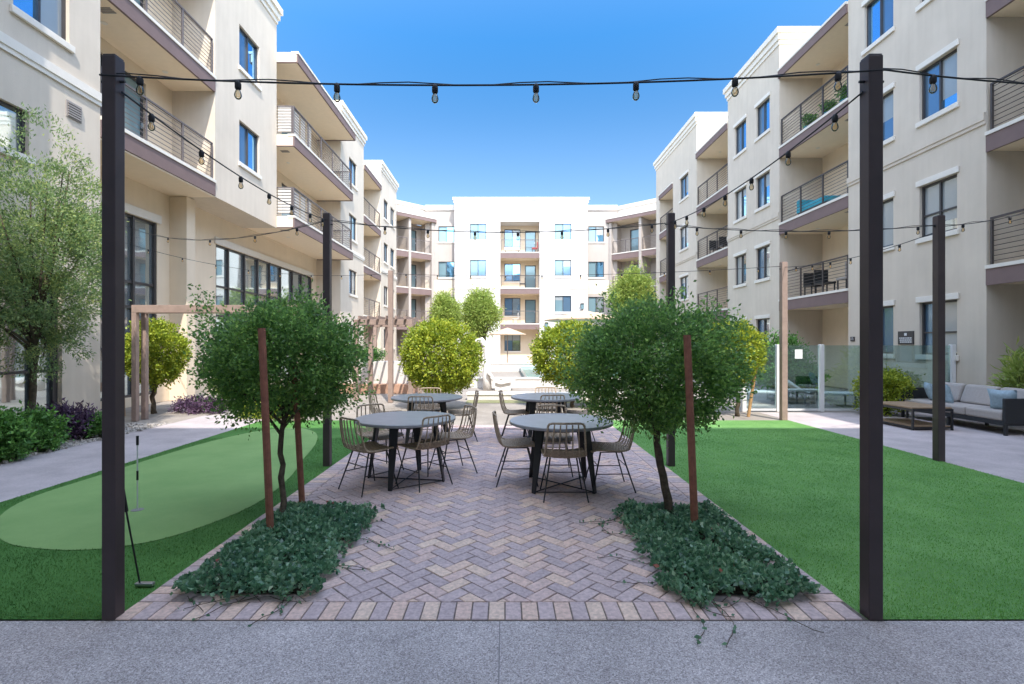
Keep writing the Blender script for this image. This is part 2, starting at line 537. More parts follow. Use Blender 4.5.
def window(parent, F, a0, a1, z0, z1, o=0.0, flip=False, glass='pane', screen='pane_screen', sill=True, lintel=False, transom=False, split=0.5):
    fr = MB(F)
    w = 0.05
    y0, y1 = o - 0.15, o - 0.07
    fr.box(a0 + .001, a0 + w, y0, y1, z0 + .001, z1 - .001).box(a1 - w, a1 - .001, y0, y1, z0 + .001, z1 - .001)
    fr.box(a0 + w, a1 - w, y0, y1, z0 + .001, z0 + w).box(a0 + w, a1 - w, y0, y1, z1 - w, z1 - .001)
    am = a0 + (a1 - a0) * split
    fr.box(am - w / 2, am + w / 2, y0 + .005, y1 + .004, z0 + w, z1 - w)
    if transom:
        zm = z0 + (z1 - z0) * 0.42
        fr.box(a0 + w, a1 - w, y0 + .01, y1 - .006, zm - .02, zm + .02)
    f = fr.build('window', M['frame'], parent)
    if glass == 'pane' and z0 < 5: glass = 'pane_grey_reflection'
    if screen == 'pane' and z0 < 5: screen = 'pane_grey_reflection'
    g1, g2 = (glass, screen) if flip else (screen, glass)
    MB(F).box(a0 + w * .6, am, o - 0.13, o - 0.115, z0 + w * .6, z1 - w * .6).build('pane', M[g1], f)
    MB(F).box(am + .001, a1 - w * .6, o - 0.135, o - 0.12, z0 + w * .6, z1 - w * .6).build('pane', M[g2], f)
    rb = random.Random(int(a0 * 977 + z0 * 131 + F(0, 0, 0)[0] * 17))
    for (pa, pb) in ((a0 + w, am - w * .5), (am + w * .5, a1 - w)):
        if rb.random() < (.42 if z0 < 6 else .2):
            h_ = (z1 - z0 - 2 * w) * rb.choice((.25, .4, .55, .8, .98))
            bl = MB(F)
            bl.box(pa, pb, o - .1195, o - .1125, z1 - w - h_, z1 - w - .001)
            bl.build('blind', M['blind'], f)
    if sill:
        MB(F).box(a0 - .07, a1 + .07, o + .002, o + 0.06, z0 - 0.13, z0 - .003).build('sill', M['trim'], f, bevel=0.008)
    if lintel:
        MB(F).box(a0 - .07, a1 + .07, o + .002, o + 0.05, z1 + .003, z1 + 0.15).build('lintel', M['trim'], f, bevel=0.008)
    return f

def glass_door(parent, F, a0, a1, z0, z1, o):
    fr = MB(F)
    w = 0.07
    y0, y1 = o - 0.14, o - 0.06
    fr.box(a0 + .001, a0 + w, y0, y1, z0, z1 - .001).box(a1 - w, a1 - .001, y0, y1, z0, z1 - .001)
    fr.box(a0 + w, a1 - w, y0, y1, z0, z0 + .12).box(a0 + w, a1 - w, y0, y1, z1 - w, z1 - .001)
    d = fr.build('balcony_door', M['frame'], parent)
    MB(F).box(a0 + w * .7, a1 - w * .7, o - .115, o - .10, z0 + .1, z1 - .05).build('pane', M['pane_curtain'], d)
    MB(F).box(a1 - w - .03, a1 - w + .01, o - .06, o - .01, z0 + 1.0, z0 + 1.14).build('handle', M['chrome'], d)
    return d

def railing(parent, F, segs, zf, m='rail', n=9):
    """segs: list of ((a,o),(a,o)) straight runs"""
    mb = MB(F)
    h = 1.07
    for (p, q) in segs:
        L = math.hypot(q[0] - p[0], q[1] - p[1])
        k = max(1, round(L / 1.35))
        along_a = abs(q[0] - p[0]) > abs(q[1] - p[1])
        def bar(t0, t1, za, zb, hw):
            A = (p[0] + (q[0] - p[0]) * t0, p[1] + (q[1] - p[1]) * t0)
            B = (p[0] + (q[0] - p[0]) * t1, p[1] + (q[1] - p[1]) * t1)
            a0, a1 = min(A[0], B[0]), max(A[0], B[0])
            o0, o1 = min(A[1], B[1]), max(A[1], B[1])
            if along_a: mb.box(a0, a1, o0 - hw, o0 + hw, za, zb)
            else: mb.box(a0 - hw, a0 + hw, o0, o1, za, zb)
        bar(0, 1, zf + h - .04, zf + h, .025)
        for i in range(n):
            zz = zf + .09 + (h - .15) * i / (n - 1) * .97
            bar(0, 1, zz - .007, zz + .007, .006)
        for i in range(k + 1):
            t = i / k
            e = .022 / max(L, .1)
            t0, t1 = min(max(t - e, 0), 1 - 2 * e), max(min(t + e, 1), 2 * e)
            bar(t0, t1, zf, zf + h - .041, .022)
    return mb.build('balcony_railing', M[m], parent)

def balcony(parent, F, a0, a1, o_back, o_front, ztop, th=0.45, rail=True, railm='rail', ends=False, roof=False):
    """slab with mauve fascia, pale coping and cable railing"""
    sl = MB(F)
    sl.box(a0 + .003, a1 - .003, o_back, o_front - 0.06, ztop - th + 0.03, ztop - .02)
    s = sl.build('balcony_slab' if not roof else 'balcony_roof', M['soffit'], parent)
    e0, e1 = a0 + .004, a1 - .004
    fa = MB(F).box(e0, e1, o_front - 0.06, o_front, ztop - th, ztop - 0.08)
    if ends:
        fa.box(e0 - .0, e0 + .06, o_back, o_front - .06, ztop - th, ztop - 0.08)
        fa.box(e1 - .06, e1, o_back, o_front - .06, ztop - th, ztop - 0.08)
    fa.build('fascia', M['mauve'], s)
    MB(F).box(e0 - (.02 if ends else 0), e1 + (.02 if ends else 0), o_front - 0.25, o_front + 0.025, ztop - 0.08, ztop).build('coping', M['trim'], s)
    if rail:
        segs = [((a0 + .06, o_front - .07), (a1 - .06, o_front - .07))]
        if ends:
            segs += [((a0 + .06, o_back + .1), (a0 + .06, o_front - .1)), ((a1 - .06, o_back + .1), (a1 - .06, o_front - .1))]
        railing(parent, F, segs, ztop, railm)
    return s

def cornice(parent, F, a0, a1, depth, ztop, m='trim'):
    mb = MB(F)
    mb.box(a0 - .04, a1 + .04, -depth - .04, .04, ztop - .62, ztop - .45)
    mb.box(a0 - .10, a1 + .10, -depth - .1, .10, ztop - .45, ztop - .22)
    mb.box(a0 - .17, a1 + .17, -depth - .17, .17, ztop - .22, ztop)
    return mb.build('cornice', M[m], parent)

def block(parent, F, a0, a1, z0, ztop, ops, depth=8.0, m='stucco', o=0.0, corn=True, cm='trim'):
    mb = MB(F)
    zt = ztop - (.62 if corn else 0)
    wall_mb(mb, a0, a1, z0, zt, ops, o)
    mb.box(a0, a1, o - depth, o - .25, z0, zt)
    w = mb.build('wall', M[m], parent, fix=True)
    if corn: cornice(parent, (lambda a, q, z: F(a, q + o, z)), a0, a1, depth, ztop, cm)
    return w

HEAD = [2.71, 5.74, 8.78, 11.83]
SILL = [1.36, 4.39, 7.43, 10.48]
FLO = [0.30, 3.40, 6.40, 9.42]
ROOFZ = 12.47
PAR = 14.1

def col_ops(a0, a1, rows=(0, 1, 2, 3)):
    return [(a0, a1, SILL[r], HEAD[r]) for r in rows]

# ------------------------------------------------------------------ the ground
def struct(o):
    o['kind'] = 'structure'
    return o
def sheet(name, x0, x1, y0, y1, z, m):
    return struct(MB().quad((x0, y0, z), (x1, y0, z), (x1, y1, z), (x0, y1, z)).build(name, M[m], fix=False))

sheet('ground', -1500, 1500, -1500, 1500, -0.02, 'gravel')
EY = 2.93
sheet('walkway', -7.6, 10.85, -0.6, EY, 0.0, 'aggregate')
jm = MB()
for x in (-3.1, -0.03, 3.05, 6.1): jm.box(x - .003, x + .003, -.6, EY - .004, -.002, .0015)
struct(jm.build('walkway_joints', M['joint']))
sheet('path', -6.85, -5.17, EY, 11.4, 0.0, 'path')
sheet('path', 6.05, 10.85, EY, 11.9, 0.0, 'path')
sheet('plaza', -9.7, 10.85, 11.9, 41.5, -0.006, 'plaza')
sheet('plaza', -5.17, 6.05, 10.0, 11.9, -0.004, 'plaza')
sheet('plaza', -9.0, -6.85, 10.3, 11.9, -0.004, 'plaza')
sheet('planting_ground', -8.45, -6.85, EY, 10.3, 0.005, 'gravel')

PX0, PX1, PY1 = -2.30, 2.13, 10.0
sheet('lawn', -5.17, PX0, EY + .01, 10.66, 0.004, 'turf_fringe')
sheet('lawn', PX1, 6.05, EY + .01, 10.66, 0.004, 'turf')
# putting green: a smooth closed outline
gp = [(-4.98, 5.2), (-4.6, 4.5), (-4.14, 4.12), (-3.77, 3.97), (-3.27, 3.93), (-2.86, 4.13), (-2.62, 4.6), (-2.52, 5.2), (-2.62, 6.1), (-2.85, 7.1), (-3.1, 8.2), (-3.5, 9.2), (-4.1, 9.7), (-4.6, 9.3), (-4.9, 8.3), (-4.98, 7.2), (-5.0, 6.2)]
def smooth_loop(pts, k=6):
    out = []
    n = len(pts)
    for i in range(n):
        p0, p1, p2, p3 = [Vector(pts[(i + j - 1) % n]) for j in range(4)]
        for q in range(k):
            t = q / k
            out.append(tuple(0.5 * ((2 * p1) + (-p0 + p2) * t + (2 * p0 - 5 * p1 + 4 * p2 - p3) * t * t + (-p0 + 3 * p1 - 3 * p2 + p3) * t ** 3)))
    return out
GL = smooth_loop(gp)
struct(MB().quad(*[(x, y, 0.009) for x, y in GL]).build('putting_green', M['green'], fix=False))

# herringbone paving, every paver modelled
def clip_poly(poly, x0, x1, y0, y1):
    for ax, val, sgn in ((0, x0, 1), (0, x1, -1), (1, y0, 1), (1, y1, -1)):
        out = []
        for i in range(len(poly)):
            p, q = poly[i], poly[(i + 1) % len(poly)]
            dp, dq = (p[ax] - val) * sgn, (q[ax] - val) * sgn
            if dp >= 0: out.append(p)
            if (dp >= 0) != (dq >= 0):
                t = dp / (dp - dq)
                out.append((p[0] + (q[0] - p[0]) * t, p[1] + (q[1] - p[1]) * t))
        poly = out
        if len(poly) < 3: return []
    return poly
def paving():
    rng = random.Random(3)
    V, Fc, T = [], [], []
    def paver(poly, t):
        cx = sum(p[0] for p in poly) / len(poly)
        cy = sum(p[1] for p in poly) / len(poly)
        n = len(poly)
        k = len(V)
        zt = 0.010 + rng.uniform(-.0015, .0015)
        tx, ty = rng.uniform(-.008, .008), rng.uniform(-.008, .008)
        for (s_, zz) in ((0.0, -.006), (0.0, zt - .004), (0.004, zt)):
            for x, y in poly:
                d = math.hypot(x - cx, y - cy) + 1e-9
                f = max(0, 1 - s_ / d * 1.4)
                V.append((cx + (x - cx) * f, cy + (y - cy) * f, zz + (x - cx) * tx + (y - cy) * ty))
                T.append(t)
        for r_ in range(2):
            for i in range(n):
                Fc.append((k + r_ * n + i, k + r_ * n + (i + 1) % n, k + (r_ + 1) * n + (i + 1) % n, k + (r_ + 1) * n + i))
        Fc.append(tuple(k + 2 * n + i for i in range(n)))
    w, g = 0.10, 0.0035
    x0, x1, y0, y1 = PX0 + .205, PX1 - .205, EY + .205, PY1
    c45 = math.cos(math.pi / 4)
    N = 75
    def tone():
        u = rng.random()
        if u < .50: return rng.uniform(0, .42)
        if u < .78: return rng.uniform(.4, .68)
        return rng.uniform(.68, 1)
    for i in range(-N, N):
        for j in range(-N, N):
            v = (i - j) % 4
            if v == 0: r_ = (i * w, j * w, (i + 2) * w, (j + 1) * w)
            elif v == 3: r_ = (i * w, j * w, (i + 1) * w, (j + 2) * w)
            else: continue
            a0, b0, a1, b1 = r_[0] + g, r_[1] + g, r_[2] - g, r_[3] - g
            pl = [((a - b) * c45 - .085, (a + b) * c45 + 6.5) for a, b in ((a0, b0), (a1, b0), (a1, b1), (a0, b1))]
            pl = clip_poly(pl, x0, x1, y0, y1)
            if len(pl) >= 3: paver(pl, tone())
    # soldier courses
    x = PX0
    i = 0
    while x < PX1 - .05:
        t = rng.uniform(.70, 1) if i % 2 == 0 and rng.random() < .85 else rng.uniform(0, .5)
        xe = min(x + .1, PX1)
        paver([(x + g, EY + .004), (xe - g, EY + .004), (xe - g, EY + .2), (x + g, EY + .2)], t)
        x += .1
        i += 1
    for xa in (PX0, PX1 - .2):
        y = EY + .205
        while y < PY1 - .02:
            paver([(xa + .002, y + g), (xa + .198, y + g), (xa + .198, y + .1 - g), (xa + .002, y + .1 - g)], tone())
            y += .1
    me = bpy.data.meshes.new('paving')
    me.from_pydata(V, [], Fc)
    at = me.attributes.new('tint', 'FLOAT', 'POINT')
    at.data.foreach_set('value', T)
    me.update()
    return struct(link_mesh('paving', me, M['paver']))
paving()
sheet('paving_sand', PX0, PX1, EY, PY1, 0.003, 'sand')

# ------------------------------------------------------------------ foliage tools
def set_leaf_mesh(name, V, tint, material, parent=None):
    """V: (N,4,3) leaf quads"""
    N = V.shape[0]
    me = bpy.data.meshes.new(name)
    me.vertices.add(N * 4)
    me.vertices.foreach_set('co', V.reshape(-1).astype(np.float32))
    me.loops.add(N * 4)
    me.loops.foreach_set('vertex_index', np.arange(N * 4, dtype=np.int32))
    me.polygons.add(N)
    me.polygons.foreach_set('loop_start', np.arange(0, N * 4, 4, dtype=np.int32))
    me.polygons.foreach_set('loop_total', np.full(N, 4, dtype=np.int32))
    at = me.attributes.new('tint', 'FLOAT', 'POINT')
    at.data.foreach_set('value', np.repeat(tint, 4).astype(np.float32))
    me.update(calc_edges=True)
    me.validate()
    return link_mesh(name, me, material, parent)

def unit(a): return a / (np.linalg.norm(a, axis=-1, keepdims=True) + 1e-9)

def leaf_quads(rng, P, axis, L, Wd, spread=0.8, fold=0.15):
    N = len(P)
    a = unit(axis + rng.normal(size=(N, 3)) * spread)
    b = unit(np.cross(a, rng.normal(size=(N, 3))))
    n = np.cross(a, b)
    l = (L * rng.uniform(.6, 1.25, N))[:, None]
    w = (Wd * rng.uniform(.7, 1.2, N))[:, None]
    V = np.empty((N, 4, 3))
    V[:, 0] = P
    V[:, 1] = P + a * l * .45 + b * w + n * l * fold
    V[:, 2] = P + a * l
    V[:, 3] = P + a * l * .45 - b * w + n * l * fold
    return V

def crown(seed, c, rad, n, K, cr, L, Wd, mat_, parent, shell=.45, spread=.9, zcut=None, extra=None, up=0.2, flat=1.0):
    rng = np.random.default_rng(seed)
    c = np.array(c, float)
    rad = np.array(rad, float)
    d = unit(rng.normal(size=(K, 3)))
    rr = rng.uniform(0, 1, K) ** shell
    C = d * rr[:, None] * (1 - cr / rad.mean() * .6)
    C *= rng.uniform(.88, 1.10, K)[:, None]
    if extra is not None: C = np.vstack([C, np.array(extra, float)])
    Kt = len(C)
    w = rng.uniform(.5, 1.4, Kt)
    idx = rng.choice(Kt, n, p=w / w.sum())
    off = rng.normal(size=(n, 3)) * cr * .55
    off[:, 2] *= flat
    P = C[idx] * rad + off
    if zcut is not None: P = P[P[:, 2] > zcut]; idx = idx[:len(P)]
    out = unit(P / rad)
    out[:, 2] += up
    tone = rng.uniform(-.16, .16, Kt)
    t = np.clip(.42 + 1.3 * tone[idx[:len(P)]] + rng.normal(0, .24, len(P)), 0, 1)
    V = leaf_quads(rng, P + c, out, L, Wd, spread)
    off_ = np.array(root_of(parent).location) if parent else 0
    return set_leaf_mesh('crown' if parent else 'foliage', V - off_, t, mat_, parent)

def trunk_mb(base, top, r0, r1, seed, limbs=(), wob=.03, n=9):
    rng = random.Random(seed)
    mb = MB()
    b, t = Vector(base), Vector(top)
    pts = []
    for i in range(11):
        s = i / 10
        p = b.lerp(t, s)
        if 0 < i < 10: p += Vector((rng.uniform(-wob, wob), rng.uniform(-wob, wob), 0))
        pts.append(p)
    mb.tube(pts, lambda s: r0 + (r1 - r0) * s + r0 * .35 * max(0, 1 - s * 8) + r0 * .10 * rng.uniform(-1, 1), n)
    for e in limbs:
        e = Vector(e)
        st = b.lerp(t, rng.uniform(.75, .98))
        mid = st.lerp(e, .5) + Vector((rng.uniform(-.05, .05), rng.uniform(-.05, .05), .06))
        mb.tube([st, st.lerp(mid, .5), mid, mid.lerp(e, .5), e], lambda s: r1 * .65 * (1 - s * .75), 6)
    return mb

def ball_limbs(c, rad, k, seed):
    rng = np.random.default_rng(seed)
    d = unit(rng.normal(size=(k, 3)) + np.array([0, 0, .25]))
    return [tuple(np.array(c) + q * np.array(rad) * .8) for q in d]

# ------------------------------------------------------------------ right wing
FRW = lambda a, o, z: (10.85 - o, a, z)
rw = thing('apartment_building', 'cream four storey wing in shade along the right side, with mauve edged balconies', 'building', (10.85, 20, 0))
def flush_bay(p, F, a0, a1, o_back, openings_fn, roofz=ROOFZ, levels=(1, 2, 3), z0=0.0, railm='rail', m='stucco_tan', body=8.0, front=0.02):
    mb = MB(F)
    ops = openings_fn
    wall_mb(mb, a0, a1, z0, roofz - .03, ops, o_back)
    mb.box(a0, a1, -body, o_back - .25, z0, roofz - .03)
    mb.build('bay_wall', M[m], p)
    for k in levels: balcony(p, F, a0, a1, o_back + .002, front, FLO[k], railm=railm)
    balcony(p, F, a0, a1, o_back - 1.0, front + .05, roofz, th=.36, rail=False, roof=True)

# near block beyond the frame, bay, block, bay, block, bay, block
block(rw, FRW, -10.6, 7.2, 0, PAR, [], corn=True)
def bay_ops(a_win0, a_win1, a_d0, a_d1, levels):
    q = []
    for k in levels:
        if a_win1 > a_win0: q.append((a_win0, a_win1, FLO[k] + .75, FLO[k] + 2.25))
        q.append((a_d0, a_d1, FLO[k] + .02, FLO[k] + 2.25))
    return q
def fill_bay(p, F, o, w0, w1, d0, d1, levels, flip=False, glass='pane_curtain'):
    for k in levels:
        if w1 > w0: window(p, F, w0, w1, FLO[k] + .75, FLO[k] + 2.25, o, flip, glass=glass, sill=True)
        glass_door(p, F, d0, d1, FLO[k] + .02, FLO[k] + 2.25, o)
L4 = (0, 1, 2, 3)
def soffit_bits(p, F, a0, a1, zs, o):
    for z in zs:
        for t in (.25, .75):
            a = a0 + (a1 - a0) * t
            c = MB(F)
            c.lathe([(.07, -.012), (.07, .001)], (a, o, z), 14)
            c.build('downlight', M['trim'], p)
        c = MB(F)
        for i in range(4): c.box(a0 + .5 + i * .055, a0 + .53 + i * .055, o + .25, o + .55, z - .012, z + .001)
        c.build('soffit_vent', M['vent'], p)
flush_bay(rw, FRW, 7.2, 11.27, -1.7, bay_ops(8.0, 9.2, 9.7, 10.7, L4))
fill_bay(rw, FRW, -1.7, 8.0, 9.2, 9.7, 10.7, L4)
block(rw, FRW, 11.27, 15.8, 0, PAR, col_ops(12.0, 13.09) + col_ops(13.97, 15.09))
flush_bay(rw, FRW, 15.8, 19.77, -1.7, bay_ops(0, 0, 16.25, 17.75, L4))
fill_bay(rw, FRW, -1.7, 0, 0, 16.25, 17.75, L4)
block(rw, FRW, 19.77, 24.35, 0, PAR, col_ops(20.5, 21.6) + col_ops(22.5, 23.6))
flush_bay(rw, FRW, 24.35, 28.3, -1.7, bay_ops(0, 0, 24.9, 26.4, L4))
fill_bay(rw, FRW, -1.7, 0, 0, 24.9, 26.4, L4)
block(rw, FRW, 28.3, 32.3, 0, PAR, col_ops(29.6, 31.0), corn=False)
block(rw, FRW, 35.1, 35.9, 0, PAR, [], corn=False)
MB(FRW).box(32.3, 35.1, -8, 0, 12.1, PAR).build('wall', M['stucco'], rw)
cornice(rw, FRW, 28.3, 35.9, 8, PAR + .6)
flush_bay(rw, FRW, 32.3, 35.1, -1.7, bay_ops(0, 0, 32.8, 34.0, L4), roofz=12.1)
fill_bay(rw, FRW, -1.7, 0, 0, 32.8, 34.0, L4)
for (a0, a1) in ((12.0, 13.09), (13.97, 15.09), (20.5, 21.6), (22.5, 23.6), (29.6, 31.0)):
    for r_ in L4:
        window(rw, FRW, a0, a1, SILL[r_], HEAD[r_], 0, flip=(a0 != 13.97), lintel=True, transom=(r_ < 2 and a0 in (12.0,)), screen='pane_screen')
def belt(p, F, a0, a1, m='stucco', z=6.6):
    MB(F).add_profile(a0 + .002, a1 - .002, [(.002, z), (.035, z), (.035, z + .08), (.06, z + .09), (.06, z + .26), (.002, z + .27)]).build('belt_course', M[m], p)
for a0, a1 in ((11.27, 15.8), (19.77, 24.35), (28.3, 32.3)): belt(rw, FRW, a0, a1)

# ------------------------------------------------------------------ left wing
FLW = lambda a, o, z: (-8.45 + o, a, z)
lw = thing('apartment_building', 'sunlit cream wing on the left over a tall glazed lobby, with projecting balconies', 'building', (-8.45, 20, 0))
block(lw, FLW, -10.6, 6.75, 0, PAR, [], o=.85)
LOBBY = 5.93
block(lw, FLW, 6.76, 10.44, 0, PAR, [(8.59, 9.70, SILL[2], HEAD[2]), (8.59, 9.70, SILL[3], HEAD[3]), (7.7, 8.88, 4.95, 5.75), (7.52, 9.54, 0.05, 2.9)])
window(lw, FLW, 8.59, 9.70, SILL[2], HEAD[2], 0, screen='pane')
window(lw, FLW, 8.59, 9.70, SILL[3], HEAD[3], 0, screen='pane')
window(lw, FLW, 7.7, 8.88, 4.95, 5.75, 0, screen='pane')
sf = MB(FLW)
for a in (7.56, 8.35, 9.05, 9.48): sf.box(a - .05, a + .05, -.2, -.08, .05, 2.88)
sf.box(7.6, 9.5, -.19, -.09, 2.8, 2.88).box(7.6, 9.5, -.19, -.09, .05, .2).box(7.6, 9.5, -.18, -.1, 1.1, 1.15)
sfo = sf.build('storefront', M['frame'], lw)
MB(FLW).box(7.57, 9.47, -.15, -.14, .1, 2.85).build('pane', M['pane_grey_reflection'], sfo)
# bay with the two flush balconies above the lobby
flush_bay(lw, FLW, 10.44, 14.57, -1.25, [(11.0, 12.2, FLO[k] + .75, FLO[k] + 2.25) for k in (2, 3)] + [(12.6, 13.5, FLO[k] + .02, FLO[k] + 2.25) for k in (2, 3)], levels=(2, 3), z0=LOBBY, railm='rail_sunlit')
fill_bay(lw, FLW, -1.25, 11.0, 12.2, 12.6, 13.5, (2, 3))
block(lw, FLW, 14.57, 18.5, LOBBY, PAR, col_ops(15.9, 17.2, (2, 3)), m='stucco')
for r_ in (2, 3): window(lw, FLW, 15.9, 17.2, SILL[r_], HEAD[r_], 0, lintel=False)
# projecting balconies
pb = MB(FLW)
ops = [(19.4, 20.6, FLO[k] + .75, FLO[k] + 2.25) for k in (2, 3)] + [(21.6, 23.2, FLO[k] + .02, FLO[k] + 2.25) for k in (2, 3)]
wall_mb(pb, 18.5, 25.7, LOBBY, ROOFZ - .03, ops, -1.2)
pb.box(18.5, 25.7, -8, -1.45, LOBBY, ROOFZ - .03)
pb.build('bay_wall', M['stucco_tan'], lw)
fill_bay(lw, FLW, -1.2, 19.4, 20.6, 21.6, 23.2, (2, 3))
for k in (2, 3): balcony(lw, FLW, 18.52, 25.68, -1.198, .65, FLO[k], ends=True, rail=True, railm='rail_sunlit')
balcony(lw, FLW, 18.52, 25.68, -2.2, .78, ROOFZ, th=.40, rail=False, ends=True, roof=True)
for k in (2, 3):                                # slatted privacy screens at the near end
    lv = MB(FLW)
    for i in range(9): lv.box(18.57, 18.60, .02, .5, FLO[k] + .12 + i * .11, FLO[k] + .19 + i * .11)
    for a in (18.75, 19.35, 19.95):
        for i in range(9): lv.box(a, a + .42, .53, .555, FLO[k] + .12 + i * .11, FLO[k] + .19 + i * .11)
    lv.build('louver_screen', M['louver'], lw)
block(lw, FLW, 25.7, 29.9, 0, PAR, col_ops(27.1, 28.5))
for r_ in L4: window(lw, FLW, 27.1, 28.5, SILL[r_], HEAD[r_], 0)
flush_bay(lw, FLW, 29.9, 34.0, -1.5, bay_ops(0, 0, 30.6, 32.4, L4), railm='rail_sunlit')
fill_bay(lw, FLW, -1.5, 0, 0, 30.6, 32.4, L4)
block(lw, FLW, 34.0, 38.9, 0, PAR, col_ops(34.9, 36.1) + col_ops(36.9, 38.2))
for a0, a1 in ((34.9, 36.1), (36.9, 38.2)):
    for r_ in L4: window(lw, FLW, a0, a1, SILL[r_], HEAD[r_], 0)
for a0, a1 in ((6.78, 10.438), (25.702, 29.898), (34.002, 38.898)): belt(lw, FLW, a0, a1, 'trim', 6.58)
vt = MB(FLW)
vt.box(9.62, 9.96, .001, .02, 6.02, 6.34)
for i in range(6): vt.box(9.64, 9.94, .02, .04, 6.045 + i * .048, 6.072 + i * .048)
vt.build('louver_vent', M['vent'], lw)
# lobby wall set back under the upper floors
lb = MB(FLW)
GZ = [(11.5, 13.94, .25, 5.0), (16.77, 25.1, .25, 5.0)]
wall_mb(lb, 10.44, 25.7, 0, LOBBY, GZ, -1.25)
lb.box(10.44, 25.7, -9, -1.5, 0, LOBBY)
lb.build('lobby_wall', M['stucco_tan'], lw)
MB(FLW).box(10.44, 14.57, -1.25, -.01, LOBBY - .02, LOBBY + .015).build('soffit', M['soffit'], lw)
MB(FLW).box(14.45, 14.85, -1.249, -.75, 0, LOBBY - .03).build('pilaster', M['stucco_tan'], lw)
def curtain(a0, a1, z0, z1, mull, trans):
    mb = MB(FLW)
    for a in mull: mb.box(a - .035, a + .035, -1.42, -1.27, z0, z1)
    for z in trans: mb.box(a0, a1, -1.40, -1.29, z - .03, z + .03)
    c = mb.build('curtain_wall', M['frame'], lw)
    MB(FLW).box(a0 + .01, a1 - .01, -1.36, -1.345, z0 + .01, z1 - .01).build('pane', M['pane_grey_reflection'], c)
    MB(FLW).box(a0 - .1, a1 + .1, -1.248, -1.19, z1, z1 + .22).build('lintel', M['trim'], c)
curtain(11.5, 13.94, .25, 5.0, (11.54, 12.35, 13.1, 13.9), (.28, 1.5, 2.6, 3.25, 4.97))
curtain(16.77, 25.1, .25, 5.0, (16.8, 17.6, 18.7, 19.7, 20.7, 21.7, 22.9, 23.9, 25.06), (.28, 2.6, 3.6, 4.97))

UND = [FLO[k] - .42 for k in (2, 3)] + [ROOFZ - .33]
soffit_bits(lw, FLW, 10.44, 14.57, UND, -.75)
soffit_bits(lw, FLW, 18.5, 25.7, UND, -.35)
for q in ((7.2, 11.27), (15.8, 19.77), (24.35, 28.3)): soffit_bits(rw, FRW, *q, [FLO[1] - .42] + UND, -.9)
# ------------------------------------------------------------------ far building
DC = 42.2
FC = lambda a, o, z: (a, DC - o, z)
cb = thing('apartment_building', 'white four storey block closing the far end, balconies stacked up its middle', 'building', (1.3, DC, 0))
block(cb, FC, -4.25, -.4, 0, 13.4, col_ops(-2.95, -1.6), m='stucco_white', corn=False)
block(cb, FC, 2.92, 6.96, 0, 13.4, col_ops(4.2, 5.6), m='stucco_white', corn=False)
MB(FC).box(-.4, 2.92, -8, 0, 12.0, 13.4).build('wall', M['stucco_white'], cb)
cornice(cb, FC, -4.25, 6.96, 8, 14.02, 'stucco_white')
for a0, a1 in ((-2.95, -1.6), (4.2, 5.6)):
    for r_ in L4: window(cb, FC, a0, a1, SILL[r_] - .05, HEAD[r_], 0, glass='pane_dark' if r_ < 1 else 'pane_screen', screen='pane_curtain')
bw = MB(FC)
wops = []
for k in L4: wops += [(-.05, 1.35, FLO[k] + .75, FLO[k] + 2.3)] + ([(1.75, 2.7, FLO[k] + .02, FLO[k] + 2.15)] if k else [])
wall_mb(bw, -.4, 2.92, 0, 12.0, wops, -1.6)
bw.box(-.4, 2.92, -8, -1.85, 0, 12.0)
bw.build('bay_wall', M['stucco_tan'], cb)
for k in L4:
    window(cb, FC, -.05, 1.35, FLO[k] + .75, FLO[k] + 2.3, -1.6)
    if k:
        glass_door(cb, FC, 1.75, 2.7, FLO[k] + .02, FLO[k] + 2.15, -1.6)
        balcony(cb, FC, -.39, 2.91, -1.598, .02, FLO[k], railm='rail_sunlit', th=.5)
for a0, a1 in ((-4.24, -.41), (2.93, 6.95)): belt(cb, FC, a0, a1, 'trim', 6.28)
# set-back shoulders with one window column each
FS = lambda a, o, z: (a, DC + 1.0 - o, z)
for a0, a1, w0, w1 in ((-6.9, -4.25, -5.75, -4.4), (6.96, 9.7, 7.2, 8.55)):
    sh = MB(FS)
    wall_mb(sh, a0, a1, 0, 13.2, col_ops(w0, w1), 0)
    sh.box(a0, a1, -7, -.25, 0, 13.2)
    sh.build('wall', M['stucco_grey'], cb)
    for r_ in L4: window(cb, FS, w0, w1, SILL[r_], HEAD[r_], 0, screen='pane_curtain')
    MB(FS).box(a0, a1, -7, .1, 13.2, 13.65).build('cornice', M['stucco_white'], cb)
    MB(FS).box(a0 + .002, a1 - .002, .003, .02, SILL[1] + 1.55, SILL[2] - .25).build('spandrel', M['stucco'], cb)
